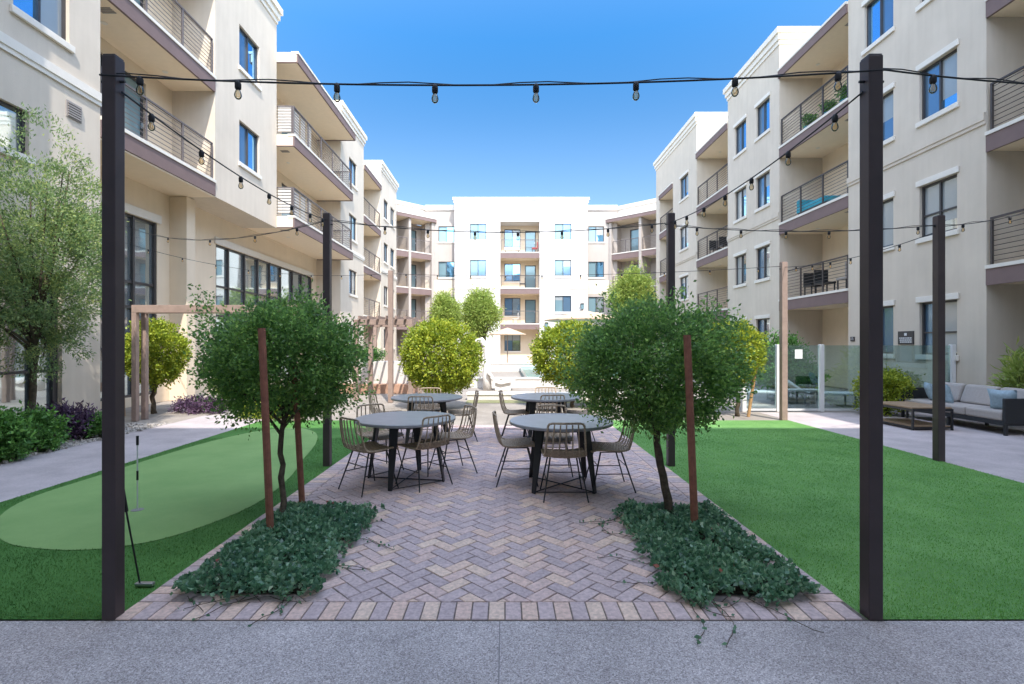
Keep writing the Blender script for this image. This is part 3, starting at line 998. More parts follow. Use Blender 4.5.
# chamfered corner bays with paired balconies
def diag(p0, p1, label_side):
    p0, p1 = Vector((*p0, 0)), Vector((*p1, 0))
    u = (p1 - p0).normalized()
    L = (p1 - p0).length
    nn = Vector((u.y, -u.x, 0))
    if nn.y > 0: nn = -nn
    def F(a, o, z):
        q = p0 + u * a + nn * o
        return (q.x, q.y, z)
    mb = MB(F)
    h = L / 2
    q = []
    for k in L4:
        for b in (0, h): q.append((b + h * .35, b + h * .75, FLO[k] + .02, FLO[k] + 2.2))
    wall_mb(mb, -.5, L + .3, 0, 12.1, q, -1.6)
    mb.box(-.5, L + .3, -7, -1.85, 0, 12.1)
    mb.build('bay_wall', M['stucco_grey'], cb)
    for k in L4:
        for b in (0, h): glass_door(cb, F, b + h * .35, b + h * .75, FLO[k] + .02, FLO[k] + 2.2, -1.6)
    for k in (1, 2, 3):
        for b in (0, h): balcony(cb, F, b + .12, b + h - .12, -1.598, .0, FLO[k], th=.55, railm='rail_sunlit')
    for b in (0, h, L):
        MB(F).box(b - .115, b + .115, -1.595, .06, 0, 12.1).build('party_wall', M['stucco_grey'], cb)
    balcony(cb, F, -.3, L + .25, -1.6, .25, 12.47, th=.36, rail=False, roof=True)
    MB(F).box(-1.5, L + .3, -7, -.7, 12.48, 13.3).build('wall', M['stucco_white'], cb)
    MB(F).box(-1.6, L + .3, -7.1, -.6, 13.3, 13.6).build('cornice', M['stucco_white'], cb)
diag((-9.6, 39.95), (-6.25, 43.1), 'l')
diag((9.1, 43.1), (13.2, 39.3), 'r')

# building behind the photographer: closes the courtyard and shades the near half
bb = thing('apartment_building', 'tall cream wing behind the viewer whose shade covers the near half of the courtyard', 'building', (1.6, -1.0, 0))
FB = lambda a, o, z: (a, -1.0 + o, z)
bo = [(a, a + 1.3, s, s + 1.4) for a in (-5.6, -2.6, 2.2, 5.4, 8.4) for s in (4.4, 7.4, 10.5)]
wall_mb_ = MB(FB)
wall_mb(wall_mb_, -7.6, 10.85, 0, 13.75, bo, 0)
wall_mb_.box(-7.6, 10.85, -9, -.25, 0, 13.75)
wall_mb_.build('wall', M['stucco_white'], bb)
MB(FB).box(-7.6, 10.85, -9.1, .12, 13.75, 14.1).build('cornice', M['trim'], bb)
for q in bo: window(bb, FB, *q)

# ------------------------------------------------------------------ posts
def post(name, x, y, h, w, m, label, group):
    t = thing(name, label, 'post', (x, y, 0), group)
    hw = w / 2
    MB().box(x - hw, x + hw, y - hw, y + hw, 0, h).build('shaft', M[m], t, bevel=.006)
    MB().box(x - hw + .004, x + hw - .004, y - hw + .004, y + hw - .004, h + .0005, h + .008).build('cap', M[m], t, bevel=.003)
    MB().tube([(x - hw - .03, y, h - .14), (x + hw + .03, y, h - .14)], .008, 8).build('eye_bolt', M['black'], t)
    return t
NL, NR, FL_, FR_ = (-2.326, 2.97), (2.175, 2.97), (-2.37, 6.67), (2.21, 6.67)
g = 'dark square posts carrying the string lights'
post('light_post', *NL, 3.32, .080, 'bronze', 'near left black square post beside the putting green', g)
post('light_post', *NR, 3.32, .084, 'bronze', 'near right black square post at the corner of the right lawn', g)
post('light_post', *FL_, 3.36, .092, 'bronze', 'black square post behind the left staked tree', g)
post('light_post', *FR_, 3.36, .092, 'bronze', 'black square post rising out of the right staked tree', g)
RP = (6.03, 6.95)
post('light_post', *RP, 3.40, .10, 'bronze', 'black square post on the lawn edge in front of the sofa', g)
TR = (5.97, 10.72)
TL = (-3.2, 14.0)
g2 = 'tan square posts in the sun'
post('light_post', *TR, 3.38, .12, 'sunlit_tan', 'tan sunlit square post in front of the glass fence', g2)
post('light_post', *TL, 3.68, .13, 'sunlit_tan', 'tall tan sunlit post in front of the far pergola', g2)

# ------------------------------------------------------------------ string lights
def strand(p0, p1, sag, ts, label, double=False, bs=1.0):
    p0, p1 = Vector(p0), Vector(p1)
    t = thing('string_light', label, 'string light', tuple(p0), 'festoon strings over the courtyard')
    def at(s):
        q = p0.lerp(p1, s)
        q.z -= sag * 4 * s * (1 - s)
        return q
    n = 28
    cb_ = MB()
    cb_.tube([at(i / n) for i in range(n + 1)], .0055 * bs, 6)
    cb_.build('cable', M['rubber'], t)
    if double:
        c2 = MB()
        rr = random.Random(len(label))
        c2.tube([at(i / n) + Vector((0, .012, .014 + .01 * math.sin(i * 1.3))) for i in range(n + 1)], .0035, 6)
        c2.build('support_wire', M['rubber'], t)
    for s in ts:
        c = at(s)
        so_ = MB().lathe([(.010, .004), (.014, -.004), (.018, -.012), (.018, -.040), (.015, -.046)], tuple(c), 10).build('socket', M['rubber'], t, smooth=True)
        MB().lathe([(.010, -.046), (.014, -.056), (.0195, -.072), (.021, -.084), (.017, -.096), (.009, -.104), (.002, -.106)], tuple(c), 14).build('bulb', M['bulb'], t, smooth=True)
        MB().tube([c + Vector((-.005, 0, -.05)), c + Vector((-.007, 0, -.09)), c + Vector((.007, 0, -.09)), c + Vector((.005, 0, -.05))], .0026, 5).build('filament', M['gold'], t)
    return t
def xat(p0, p1, px):
    """fraction along the strand seen at image column px"""
    k = (px - VX) / FPX
    return (k * p0[1] - p0[0]) / ((p1[0] - p0[0]) - k * (p1[1] - p0[1]))
a, b = (NL[0] - .05, 2.93, 3.20), (NR[0] + .05, 2.93, 3.23)
strand(a, b, .075, [xat(a, b, p) for p in (140, 238, 337, 435, 536, 636, 735, 838)], 'front festoon string of clear bulbs stretched between the two near posts', True)
a, b = (NR[0] + .05, 2.93, 3.23), (5.6, 3.3, 3.42)
strand(a, b, .10, [xat(a, b, p) for p in (933, 1034)], 'festoon string leaving the near right post for the right edge', True)
a, b = (NL[0] + .05, 2.97, 3.12), (FL_[0], FL_[1], 3.28)
strand(a, b, .10, [.07, .22, .38, .53, .68, .83, .95], 'festoon string running back from the near left post to the far left post')
a, b = (NR[0] - .05, 2.97, 3.12), (FR_[0], FR_[1], 3.25)
strand(a, b, .10, [.07, .22, .38, .53, .68, .83, .95], 'festoon string running back from the near right post to the far right post')
a, b = (FL_[0] + .05, FL_[1], 3.27), (FR_[0] - .05, FR_[1], 3.24)
strand(a, b, .14, [xat(a, b, p) for p in (385, 428, 475, 518, 562, 608, 652)], 'festoon string crossing between the two far black posts', True)
a, b = (FL_[0] - .05, FL_[1], 3.26), (-9.65, 12.7, 4.63)
strand(a, b, .30, [xat(a, b, p) for p in (297, 255, 210, 168)], 'festoon string from the far left black post up to the lobby wall', True)
a, b = (-9.65, 12.7, 4.20), (TL[0], TL[1], 3.62)
strand(a, b, .35, [.08, .2, .32, .44, .56, .68, .8, .92], 'lower festoon string from the lobby wall to the tall tan post')
a, b = (FR_[0] + .05, FR_[1], 3.20), (RP[0], RP[1], 3.28)
strand(a, b, .08, [xat(a, b, p) for p in (697, 741, 786, 829, 872, 918)], 'festoon string from the far right black post to the post by the sofa', True)
a, b = (RP[0], RP[1], 3.26), (8.9, 7.6, 3.95)
strand(a, b, .10, [xat(a, b, p) for p in (963, 1010)], 'festoon string rising from the post by the sofa to the right', True)
a, b = (TL[0], TL[1], 3.60), (TR[0], TR[1], 3.30)
strand(a, b, .12, [.05, .15, .25, .35, .45, .55, .65, .75, .85, .95], 'long festoon string crossing between the two tan posts')
a, b = (TR[0], TR[1], 3.28), (RP[0], RP[1], 3.20)
strand(a, b, .12, [.12, .26, .40, .54, .68, .82], 'festoon string from the tan post forward to the post by the sofa')

# ------------------------------------------------------------------ tables and chairs
def make_table():
    t = thing('round_table', 'x', 'table', (0, 0, 0), 'round grey dining tables')
    r = .59
    MB().lathe([(r - .012, .705), (r, .711), (r, .733), (r - .006, .74), (.001, .74)], (0, 0, 0), 56).build('tabletop', M['tabletop'], t, local=True)
    MB().lathe([(.44, .675), (.44, .7045)], (0, 0, 0), 40).build('apron', M['black'], t, local=True)
    for k in range(4):
        an = math.pi / 4 + k * math.pi / 2
        ca, sa = math.cos(an), math.sin(an)
        def F(a, o, z): return (a * ca - o * sa, a * sa + o * ca, z)
        m = MB(F)
        # flat tapered blade, splayed outward
        top, bot = .36, .47
        wt, wb = .052, .026
        th = .018
        vs = []
        for z, rc, w in ((.675, top, wt), (.0, bot, wb)):
            for (da, do) in ((-w * .6, -w), (w * .4, -w), (w * .4, w), (-w * .6, w)): vs.append((rc + da * .7, do, z))
        m.add(vs, [(0, 1, 2, 3), (7, 6, 5, 4), (0, 4, 5, 1), (1, 5, 6, 2), (2, 6, 7, 3), (3, 7, 4, 0)])
        m.build('leg', M['black'], t, local=True, bevel=.004)
    bm_ = MB()
    q = [(.46 * math.cos(math.pi / 4 + k * math.pi / 2), .46 * math.sin(math.pi / 4 + k * math.pi / 2), .012) for k in range(4)]
    bm_.tube([q[0], q[2]], .007, 6).tube([q[1], q[3]], .007, 6).tube([q[2], q[3]], .006, 6)
    bm_.build('base_bar', M['black'], t, local=True)
    return t

def make_chair():
    t = thing('rattan_chair', 'x', 'chair', (0, 0, 0), 'rattan chairs round the tables')
    # chair faces +y; origin under seat centre
    def prof(s, xo):
        # side profile from seat front (s=0) to back top (s=1)
        pts = [(.23, .435), (.18, .452), (.08, .445), (-.05, .437), (-.14, .440), (-.195, .470), (-.222, .53), (-.245, .62), (-.262, .72), (-.272, .80)]
        k = s * (len(pts) - 1)
        i = min(int(k), len(pts) - 2)
        f = k - i
        y = pts[i][0] + (pts[i + 1][0] - pts[i][0]) * f
        z = pts[i][1] + (pts[i + 1][1] - pts[i][1]) * f
        return y, z
    N = 22
    def half_w(s): return .225 - .02 * s if s < .55 else .225 - .02 * .55 - (s - .55) * .07
    def rod(u, s0, s1, r, mb):
        pts = []
        n = 12
        for i in range(n + 1):
            s = s0 + (s1 - s0) * i / n
            y, z = prof(s, 0)
            curve = .03 * (u * u) * (1 if s > .5 else .6)
            pts.append((half_w(s) * u, y + (curve if s > .5 else 0), z + (curve if s <= .5 else 0)))
        mb.tube(pts, r, 6)
    seat = MB()
    # woven seat: rods front to back and cross strands
    for i in range(17): rod(-.94 + 1.88 * i / 16, .02, .50, .0062, seat)
    for i in range(24):
        s = .03 + .47 * i / 23
        y, z = prof(s, 0)
        pts = []
        for j in range(9):
            u = -1 + 2 * j / 8
            pts.append((half_w(s) * u, y, z + .018 * u * u + (.004 if (i + j) % 2 else -.004)))
        seat.tube(pts, .0065, 5)
    so_ = seat.build('seat', M['rattan'], t, smooth=True, local=True)
    fr = MB()
    rim = []
    for sgn in (-1, 1):
        rod(sgn, 0, .985, .0115, fr)
    y, z = prof(0, 0)
    fr.tube([(-.225, y, z + .018), (-.1, y + .008, z), (.1, y + .008, z), (.225, y, z + .018)], .0115, 6)
    y, z = prof(.985, 0)
    w = half_w(.985)
    fr.tube([(-w, y + .03, z - .01), (-w + .012, y + .028, z + .012), (-w + .04, y + .02, z + .02), (0, y, z + .022), (w - .04, y + .02, z + .02), (w - .012, y + .028, z + .012), (w, y + .03, z - .01)], .0115, 6)
    bk = MB()
    bk.v, bk.f = list(fr.v), list(fr.f)
    for u in (-.66, -.33, 0, .33, .66): rod(u, .48, .995, .0075, bk)
    for s in (.50, .53, .56, .59, .62, .65):
        y, z = prof(s, 0)
        pts = [(half_w(s) * (-1 + 2 * j / 8), y + .03 * (-1 + 2 * j / 8) ** 2, z) for j in range(9)]
        bk.tube(pts, .006, 5)
    bk.build('backrest', M['rattan'], t, smooth=True, local=True)
    for sx in (-1, 1):
        for (yt, yb) in ((.13, .235), (-.10, -.235)):
            MB().tube([(sx * .15, yt, .432), (sx * .228, yb, .004)], .0095, 7, r2=.0075).build('leg', M['black'], t, local=True)
    st = MB()
    st.tube([(-.175, .165, .29), (.175, .165, .29)], .006, 6).tube([(-.175, -.14, .29), (.175, -.14, .29)], .006, 6)
    st.tube([(-.19, .185, .2), (-.19, -.175, .2)], .006, 6).tube([(.19, .185, .2), (.19, -.175, .2)], .006, 6)
    st.tube([(-.15, .13, .43), (-.15, -.1, .43)], .007, 6).tube([(.15, .13, .43), (.15, -.1, .43)], .007, 6)
    st.build('stretcher', M['black'], t, local=True)
    return t

def dup(root, loc, rz, label, group=None):
    r_ = root.copy()
    COL.objects.link(r_)
    r_.location = loc
    r_.rotation_euler = (0, 0, rz)
    r_['label'] = label
    if group: r_['group'] = group
    for ch in list(root.children):
        c = ch.copy()
        COL.objects.link(c)
        c.parent = r_
        for gch in list(ch.children):
            d = gch.copy()
            COL.objects.link(d)
            d.parent = c
    return r_

tb = make_table()
TABLES = [((.64, 5.73, .012), 0, 'front right round grey table with black blade legs, nearest the camera'),
          ((-1.18, 5.95, .012), R(35), 'front left round grey table, two chairs angled at its near side'),
          ((-1.30, 8.33, .012), R(10), 'back left round grey table below the clipped yellow green ball tree'),
          ((.69, 8.40, .012), R(5), 'back right round grey table nearest the pool, half hidden by the right tree')]
for i, (loc, rz, lab) in enumerate(TABLES):
    if i == 0:
        tb.location = loc
        tb['label'] = lab
    else: dup(tb, loc, rz, lab)
ch0 = make_chair()
CH = [((.62, 5.30), 0, 'chair with its back to the camera at the front right table'),
      ((.13, 5.85), -88, 'chair on the left side of the front right table, seen from the side'),
      ((1.17, 5.62), 92, 'chair on the right side of the front right table, near the tree trunk'),
      ((.60, 6.28), 178, 'chair behind the front right table, facing the camera'),
      ((-1.52, 5.57), -41, 'left chair at the near side of the front left table, turned to the right'),
      ((-.93, 5.74), 45, 'right chair at the near side of the front left table, turned to the left'),
      ((-.66, 6.32), 118, 'chair at the far right of the front left table'),
      ((-1.62, 6.42), -140, 'chair at the far left of the front left table, facing the camera'),
      ((-1.30, 7.92), 0, 'chair with its back to the camera at the back left table'),
      ((-1.98, 8.35), -92, 'chair on the left side of the back left table beside the lawn'),
      ((-.72, 8.45), 98, 'chair on the right side of the back left table'),
      ((-1.36, 8.88), 180, 'chair on the far side of the back left table, facing the camera'),
      ((.74, 8.12), 3, 'chair with its back to the camera at the back right table'),
      ((.17, 8.52), -95, 'chair on the left side of the back right table'),
      ((.76, 9.05), 182, 'chair on the far side of the back right table, facing the camera'),
      ((1.25, 8.45), 90, 'chair on the right side of the back right table, behind the right tree')]
for i, ((x, y), d, lab) in enumerate(CH):
    lab = 'rattan ' + lab
    if i == 0:
        ch0.location = (x, y, .012)
        ch0.rotation_euler = (0, 0, R(d))
        ch0['label'] = lab
    else: dup(ch0, (x, y, .012), R(d), lab)

# ------------------------------------------------------------------ near trees with stakes and ivy beds
def stake(p0, p1, r, m, label):
    t = MB().tube([p0, tuple(Vector(p0).lerp(Vector(p1), .5)), p1], r, 12).build('tree_stake', M[m], None)
    me = t.data
    t.location = p0
    for v in me.vertices: v.co -= Vector(p0)
    return tag(t, label, 'stake', 'round wooden tree stakes')

def tree(name, label, cat, base, top, r0, r1, cc, rad, n, K, cr, L, Wd, lm, seed, group=None, nl=9, wob=.03, **kw):
    t = thing(name, label, cat, base, group)
    trunk_mb(base, top, r0, r1, seed, ball_limbs(cc, rad, nl, seed), wob).build('trunk', M['bark'], t, smooth=True)
    crown(seed, cc, rad, n, K, cr, L, Wd, M[lm], t, **kw)
    return t
sprigs = [(-1.02, .1, .72), (-1.05, .0, .45), (-1.0, .1, .98), (-.97, .2, .15), (-.92, 0, -.3), (-.98, .1, .85), (.95, .1, -.4), (.2, .1, 1.02), (-.45, 0, -.92)]
tree('staked_tree', 'round dark green tree left of the paving, a rust brown stake in front of it', 'tree', (-1.98, 4.45, 0), (-2.12, 4.75, 1.02), .030, .024,
     (-2.15, 4.85, 1.46), (.80, .60, .62), 32000, 420, .11, .042, .0115, 'leaf_dark', 11, extra=sprigs, shell=.22, wob=.018)
sprigs2 = [(.98, 0, .5), (1.0, .2, .1), (.97, -.1, -.3), (-1.0, .1, -.1), (-.95, -.1, .45), (.7, .1, .8), (.3, 0, 1.05), (-.5, 0, .95), (.9, 0, .62), (-1.04, 0, .2)]
tree('staked_tree', 'round dark green tree right of the paving, a rust brown stake on its right', 'tree', (1.50, 4.55, 0), (1.42, 4.8, 1.0), .040, .028,
     (1.46, 4.9, 1.40), (.86, .62, .66), 34000, 440, .11, .042, .0115, 'leaf_dark', 23, extra=sprigs2, shell=.22, wob=.015)
stake((-1.93, 4.12, .0), (-2.015, 4.14, 1.755), .030, 'stake', 'leaning rust brown stake in front of the left tree')
stake((-1.90, 4.70, .0), (-1.99, 4.72, 1.45), .028, 'stake', 'rust brown stake behind the trunk of the left tree')
stake((1.605, 4.22, .0), (1.54, 4.23, 1.70), .031, 'stake', 'upright rust brown stake in front of the right tree')

def ivy(seed, x0, x1, y0, y1, n, name):
    rng = np.random.default_rng(seed)
    sheet('planting_bed', x0 + .07, x1 - .07, y0 + .06, y1 - .06, .018, 'soil')
    # mounded leafy surface
    def fbm(x, y):
        return .5 * np.sin(x * 7.1 + seed) * np.cos(y * 6.3) + .3 * np.sin(x * 15 + y * 11 + seed) + .2 * np.cos(x * 27 - y * 23)
    x = rng.uniform(x0 - .09, x1 + .09, n)
    y = rng.uniform(y0 - .09, y1 + .09, n)
    keep = (fbm(x * 1.7 + 3, y * 1.3) > -.52) & (np.minimum.reduce([x - x0, x1 - x, y - y0, y1 - y]) > .09 * fbm(x * 1.9 + 2, y * 2.1 + 1) - .045)
    x, y = x[keep], y[keep]
    n = len(x)
    e = np.minimum.reduce([x - x0 + .11, x1 + .11 - x, y - y0 + .11, y1 + .11 - y])
    top = np.clip(e / .18, 0, 1) ** .6 * (.095 + .055 * fbm(x, y)) + .02
    z = top * (.25 + .75 * rng.uniform(0, 1, n) ** .5) + .012
    P = np.stack([x, y, z], 1)
    ax = rng.normal(size=(n, 3)) * .7
    ax[:, 2] = np.abs(ax[:, 2]) * .6 + .15
    V = leaf_quads(rng, P, unit(ax), .040, .0155, .5, .12)
    t = np.clip(.42 + .22 * fbm(x * .7, y * .7) + rng.normal(0, .27, n), 0, .985)
    t[rng.uniform(size=n) < .002] = 1
    # runners straggling over the pavers
    Ps, ts = [], []
    mb = MB()
    r = random.Random(seed)
    for k in range(11):
        sx = r.uniform(x0, x1)
        sy = y0 if r.random() < .7 else r.uniform(y0, y1)
        inner = x1 if x0 < 0 else x0
        if sy > y0: sx = inner
        ang = r.uniform(-2.6, -.5) if sy == y0 else (r.uniform(-1.0, .6) if x0 < 0 else r.uniform(2.6, 4.1))
        p = Vector((sx, sy, .03))
        pts = [p.copy()]
        for q in range(r.randint(4, 11)):
            ang += r.uniform(-.35, .35)
            p = p + Vector((math.cos(ang), math.sin(ang), 0)) * .05
            p.z = .017 + r.uniform(0, .01)
            pts.append(p.copy())
            for _ in range(r.randint(0, 2)):
                Ps.append(tuple(p + Vector((r.uniform(-.015, .015), r.uniform(-.015, .015), .004))))
                ts.append(r.uniform(.1, .6))
        mb.tube(pts, .0022, 4)
    Ps = np.array(Ps)
    V2 = leaf_quads(rng, Ps, np.tile([[0, 0, .3]], (len(Ps), 1)), .030, .011, .9, .1)
    o = set_leaf_mesh(name, np.concatenate([V, V2]), np.concatenate([t, np.array(ts)]), M['leaf_ivy'])
    o['kind'] = 'stuff'
    o['label'] = 'glossy dark ground cover filling the bed under the %s tree' % ('left' if x0 < 0 else 'right')
    o['category'] = 'ground cover'
    s_ = mb.build('vine_stems', M['bark'], o)
    return o
ivy(5, -2.06, -1.25, 3.16, 4.72, 12500, 'ground_cover')
ivy(9, 1.10, 1.93, 3.14, 4.72, 12500, 'ground_cover')

# turf blades near the camera
def blades(seed, x0, x1, y0, y1, n, skip=None, mean=.5, m='blade'):
    rng = np.random.default_rng(seed)
    x = rng.uniform(x0, x1, n)
    y = y0 + (y1 - y0) * rng.uniform(0, 1, n) ** 1.35
    if skip is not None:
        poly = np.array(skip)
        inside = np.zeros(n, bool)
        j = len(poly) - 1
        for i in range(len(poly)):
            xi, yi = poly[i]
            xj, yj = poly[j]
            c = ((yi > y) != (yj > y)) & (x < (xj - xi) * (y - yi) / (yj - yi + 1e-12) + xi)
            inside ^= c
            j = i
        x, y = x[~inside], y[~inside]
    n = len(x)
    P = np.stack([x, y, np.full(n, .003)], 1)
    ax = np.zeros((n, 3))
    ax[:, 2] = 1
    V = leaf_quads(rng, P, ax, .019, .0017, .45, .05)
    t = np.clip(rng.normal(mean, .22, n) + .26 * np.sin(x * 2.3 + 1) * np.cos(y * 1.9) + .12 * np.sin(x * 5.1 - y * 3.7) + .10 * np.cos(x * 9.3 + y * 7.9), 0, 1)
    o = set_leaf_mesh('grass', V, t, M[m])
    o['kind'] = 'stuff'
    return o
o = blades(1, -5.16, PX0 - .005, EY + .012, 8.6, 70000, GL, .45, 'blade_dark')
o['label'] = 'short artificial turf fringe round the putting green'
o['category'] = 'grass'
o = blades(2, PX1 + .005, 6.04, EY + .012, 9.5, 100000)
o['label'] = 'short artificial turf of the right hand lawn'
o['category'] = 'grass'

# ------------------------------------------------------------------ other planting
tree('olive_tree', 'tall wispy grey green tree in the planting bed at the left edge', 'tree', (-7.50, 7.9, 0), (-7.45, 7.95, 1.9), .05, .04,
     (-7.45, 7.95, 3.0), (1.02, 1.15, 2.0), 40000, 420, .14, .062, .0100, 'leaf_olive', 31, shell=.4, nl=20, spread=.8,
     extra=[(.9, 0, .25), (1.0, .1, -.05), (.8, .1, .55), (.5, -.1, .95), (.7, 0, -.5), (.2, 0, 1.08), (.95, 0, .1), (.55, .2, .8), (.85, .1, -.3), (-.1, 0, 1.12), (1.05, 0, -.25)])
bt = 'clipped ball trees in the sun'
tree('ball_tree', 'yellow green clipped ball tree behind the back left table', 'tree', (-1.62, 12.45, 0), (-1.62, 12.5, .6), .05, .05,
     (-1.60, 12.5, 1.32), (.98, .95, .92), 24000, 900, .10, .075, .021, 'leaf_lime', 41, bt, shell=.10)
tree('ball_tree', 'yellow green clipped ball tree behind the back right table', 'tree', (1.75, 12.9, 0), (1.75, 12.9, .6), .05, .05,
     (1.75, 12.9, 1.36), (1.05, .95, .86), 22000, 900, .10, .075, .021, 'leaf_lime', 43, bt, shell=.10)
tree('ball_tree', 'yellow green ball tree inside the left pergola by the lobby wall', 'tree', (-8.25, 11.75, 0), (-8.25, 11.75, .8), .05, .05,
     (-8.25, 11.75, 1.42), (.74, .62, .78), 15000, 600, .09, .07, .019, 'leaf_lime', 47, bt, shell=.12)
tree('ball_tree', 'yellow green tree held by a pale slanting stake, right of the dark tree', 'tree', (5.25, 11.3, 0), (5.25, 11.3, .9), .045, .04,
     (5.1, 11.35, 1.45), (.78, .7, .75), 14000, 500, .10, .07, .019, 'leaf_lime', 53, bt, shell=.15)
stake((5.46, 11.22, 0), (5.72, 11.25, 1.62), .035, 'stake_pale', 'pale slanting wooden stake of the tree by the glass fence')
stake((-8.62, 11.3, 0), (-8.66, 11.3, 1.3), .035, 'stake_pale', 'orange wooden stake under the ball tree by the lobby wall')
bgt = 'slim light green trees by the far building'
tree('slim_tree', 'slim light green tree standing in front of the far white block', 'tree', (-1.62, 34, 0), (-1.62, 34, 2), .09, .07,
     (-1.62, 34, 3.75), (1.4, 1.2, 1.75), 17000, 300, .36, .15, .042, 'leaf_light', 61, bgt, shell=.4)
tree('slim_tree', 'slim light green tree just left of the far white block', 'tree', (-4.2, 36, 0), (-4.2, 36, 2), .09, .07,
     (-4.2, 36, 3.6), (1.25, 1.1, 2.0), 16000, 280, .34, .15, .042, 'leaf_light', 67, bgt, shell=.4)
tree('slim_tree', 'taller feathery yellow green tree in front of the far right corner bay', 'tree', (6.3, 24.5, 0), (6.3, 24.5, 2.2), .09, .07,
     (6.3, 24.5, 3.75), (1.2, 1.1, 1.9), 15000, 240, .30, .14, .03, 'leaf_light', 71, bgt, shell=.45)

def shrub(name, label, c, rad, n, lm, seed, K=60, cr=.12, L=.06, Wd=.018, group=None, cat='shrub', up=.3, spread=.9):
    t = thing(name, label, cat, (c[0], c[1], 0), group)
    mb = MB()
    r = random.Random(seed)
    for k in range(7):
        an = r.uniform(0, 6.28)
        e = Vector((c[0] + rad[0] * .6 * math.cos(an), c[1] + rad[1] * .6 * math.sin(an), c[2] + rad[2] * r.uniform(.1, .6)))
        mb.tube([(c[0], c[1], 0), tuple(Vector((c[0], c[1], 0)).lerp(e, .5) + Vector((0, 0, .05))), tuple(e)], .012, 5, r2=.005)
    mb.build('stem', M['bark'], t)
    ob = crown(seed, c, rad, n, K, cr, L, Wd, M[lm], t, shell=.4, zcut=-c[2] + .01, up=up, spread=spread)
    ob.name = 'foliage'
    return t
sg = 'shrubs in the left planting bed'
shrub('shrub', 'large dark green shrub under the olive tree at the left edge', (-7.05, 6.85, .36), (.46, .42, .36), 4200, 'leaf_green', 81, L=.07, Wd=.02, group=sg)
shrub('shrub', 'dark green shrub just right of the large one under the olive tree', (-7.15, 7.7, .32), (.34, .35, .32), 3000, 'leaf_green', 82, L=.07, Wd=.02, group=sg)
shrub('shrub', 'small clipped bright green ball at the path edge, left of the purple plant', (-6.93, 7.55, .20), (.20, .2, .19), 1800, 'leaf_green', 83, K=60, cr=.06, L=.04, Wd=.012, group=sg)
shrub('shrub', 'small clipped green ball nearest the left edge of the frame', (-6.85, 6.92, .2), (.22, .2, .2), 1800, 'leaf_green', 84, K=60, cr=.06, L=.04, Wd=.012, group=sg)
shrub('shrub', 'small green shrub hugging the near left black post at the path edge', (-7.0, 8.65, .22), (.24, .25, .22), 1800, 'leaf_green', 85, K=50, cr=.08, L=.05, Wd=.015, group=sg)
shrub('purple_plant', 'dark purple leafed plant against the base of the left wall', (-7.45, 8.65, .26), (.62, .45, .28), 3200, 'leaf_purple', 86, L=.09, Wd=.014, cat='plant', group='purple leafed plants')
shrub('purple_plant', 'purple flowering plant at the foot of the left pergola', (-7.25, 11.9, .16), (.75, .35, .18), 2600, 'leaf_purple', 87, L=.08, Wd=.013, cat='plant', group='purple leafed plants')
shrub('shrub', 'loose yellow green shrub against the lobby wall behind the left tree', (-7.0, 13.2, .5), (.8, .5, .5), 4200, 'leaf_light', 88, L=.08, Wd=.02)
shrub('shrub', 'bright yellow low shrub at the lobby wall, next to the loose one', (-6.0, 13.0, .25), (.5, .4, .28), 2600, 'leaf_lime', 89)
shrub('shrub', 'low bright green hedge at the far end of the left lawn', (-5.2, 11.0, .16), (.75, .3, .17), 3600, 'leaf_lime', 90, K=90, cr=.09, L=.05)
shrub('shrub', 'rounded yellow green bush between the near right post and the sofa', (8.72, 11.45, .52), (.74, .5, .54), 9000, 'leaf_lime', 91, K=200, cr=.11)
shrub('shrub', 'dark green domed bush behind the glass fence next to the tan post', (7.75, 14.0, 1.0), (.85, .7, .95), 6000, 'leaf_green', 92, K=110, cr=.18, L=.09, Wd=.025)
shrub('shrub', 'leafy grey green plant at the right edge behind the sofa', (10.15, 9.75, .85), (.42, .4, .72), 2200, 'leaf_light', 93, L=.22, Wd=.016, cr=.16, cat='plant')
shrub('shrub', 'grey green shrub behind the sofa under the ground floor window', (9.9, 12.5, .55), (.6, .4, .55), 3200, 'leaf_olive', 94, L=.07)
shrub('shrub', 'wide green shrub beside the pool loungers behind the glass fence', (8.9, 14.9, .5), (.8, .6, .55), 4200, 'leaf_green', 95, L=.09, Wd=.025)
shrub('shrub', 'green shrub at the foot of the far right building wall', (9.7, 19.5, .8), (.9, .7, .8), 4200, 'leaf_light', 96, L=.1, Wd=.03)
shrub('shrub', 'small green shrub in the white planter under the far pergola', (-4.6, 17.1, 1.25), (.55, .3, .22), 2400, 'leaf_green', 97, L=.07)

# gravel stones in the bed
def stones():
    r = random.Random(4)
    mb = MB()
    for k in range(420):
        x, y = r.uniform(-7.6, -6.80), r.uniform(5.5, 10.2)
        s = r.uniform(.015, .045)
        an = r.uniform(0, 3.14)
        pts = []
        for j in range(6):
            q = an + j * math.pi / 3
            rr = s * r.uniform(.7, 1.1)
            pts.append((x + rr * math.cos(q), y + rr * math.sin(q) * .8))
        n = 6
        mb.add([(px, py, .004) for px, py in pts] + [(x + (px - x) * .6, y + (py - y) * .6, .006 + s * .8) for px, py in pts],
               [tuple(range(n, 2 * n))] + [(i, (i + 1) % n, n + (i + 1) % n, n + i) for i in range(n)])
    o = mb.build('gravel', M['gravel'])
    o['kind'] = 'stuff'
    o['label'] = 'pale stones scattered along the left planting bed'
    o['category'] = 'gravel'
stones()

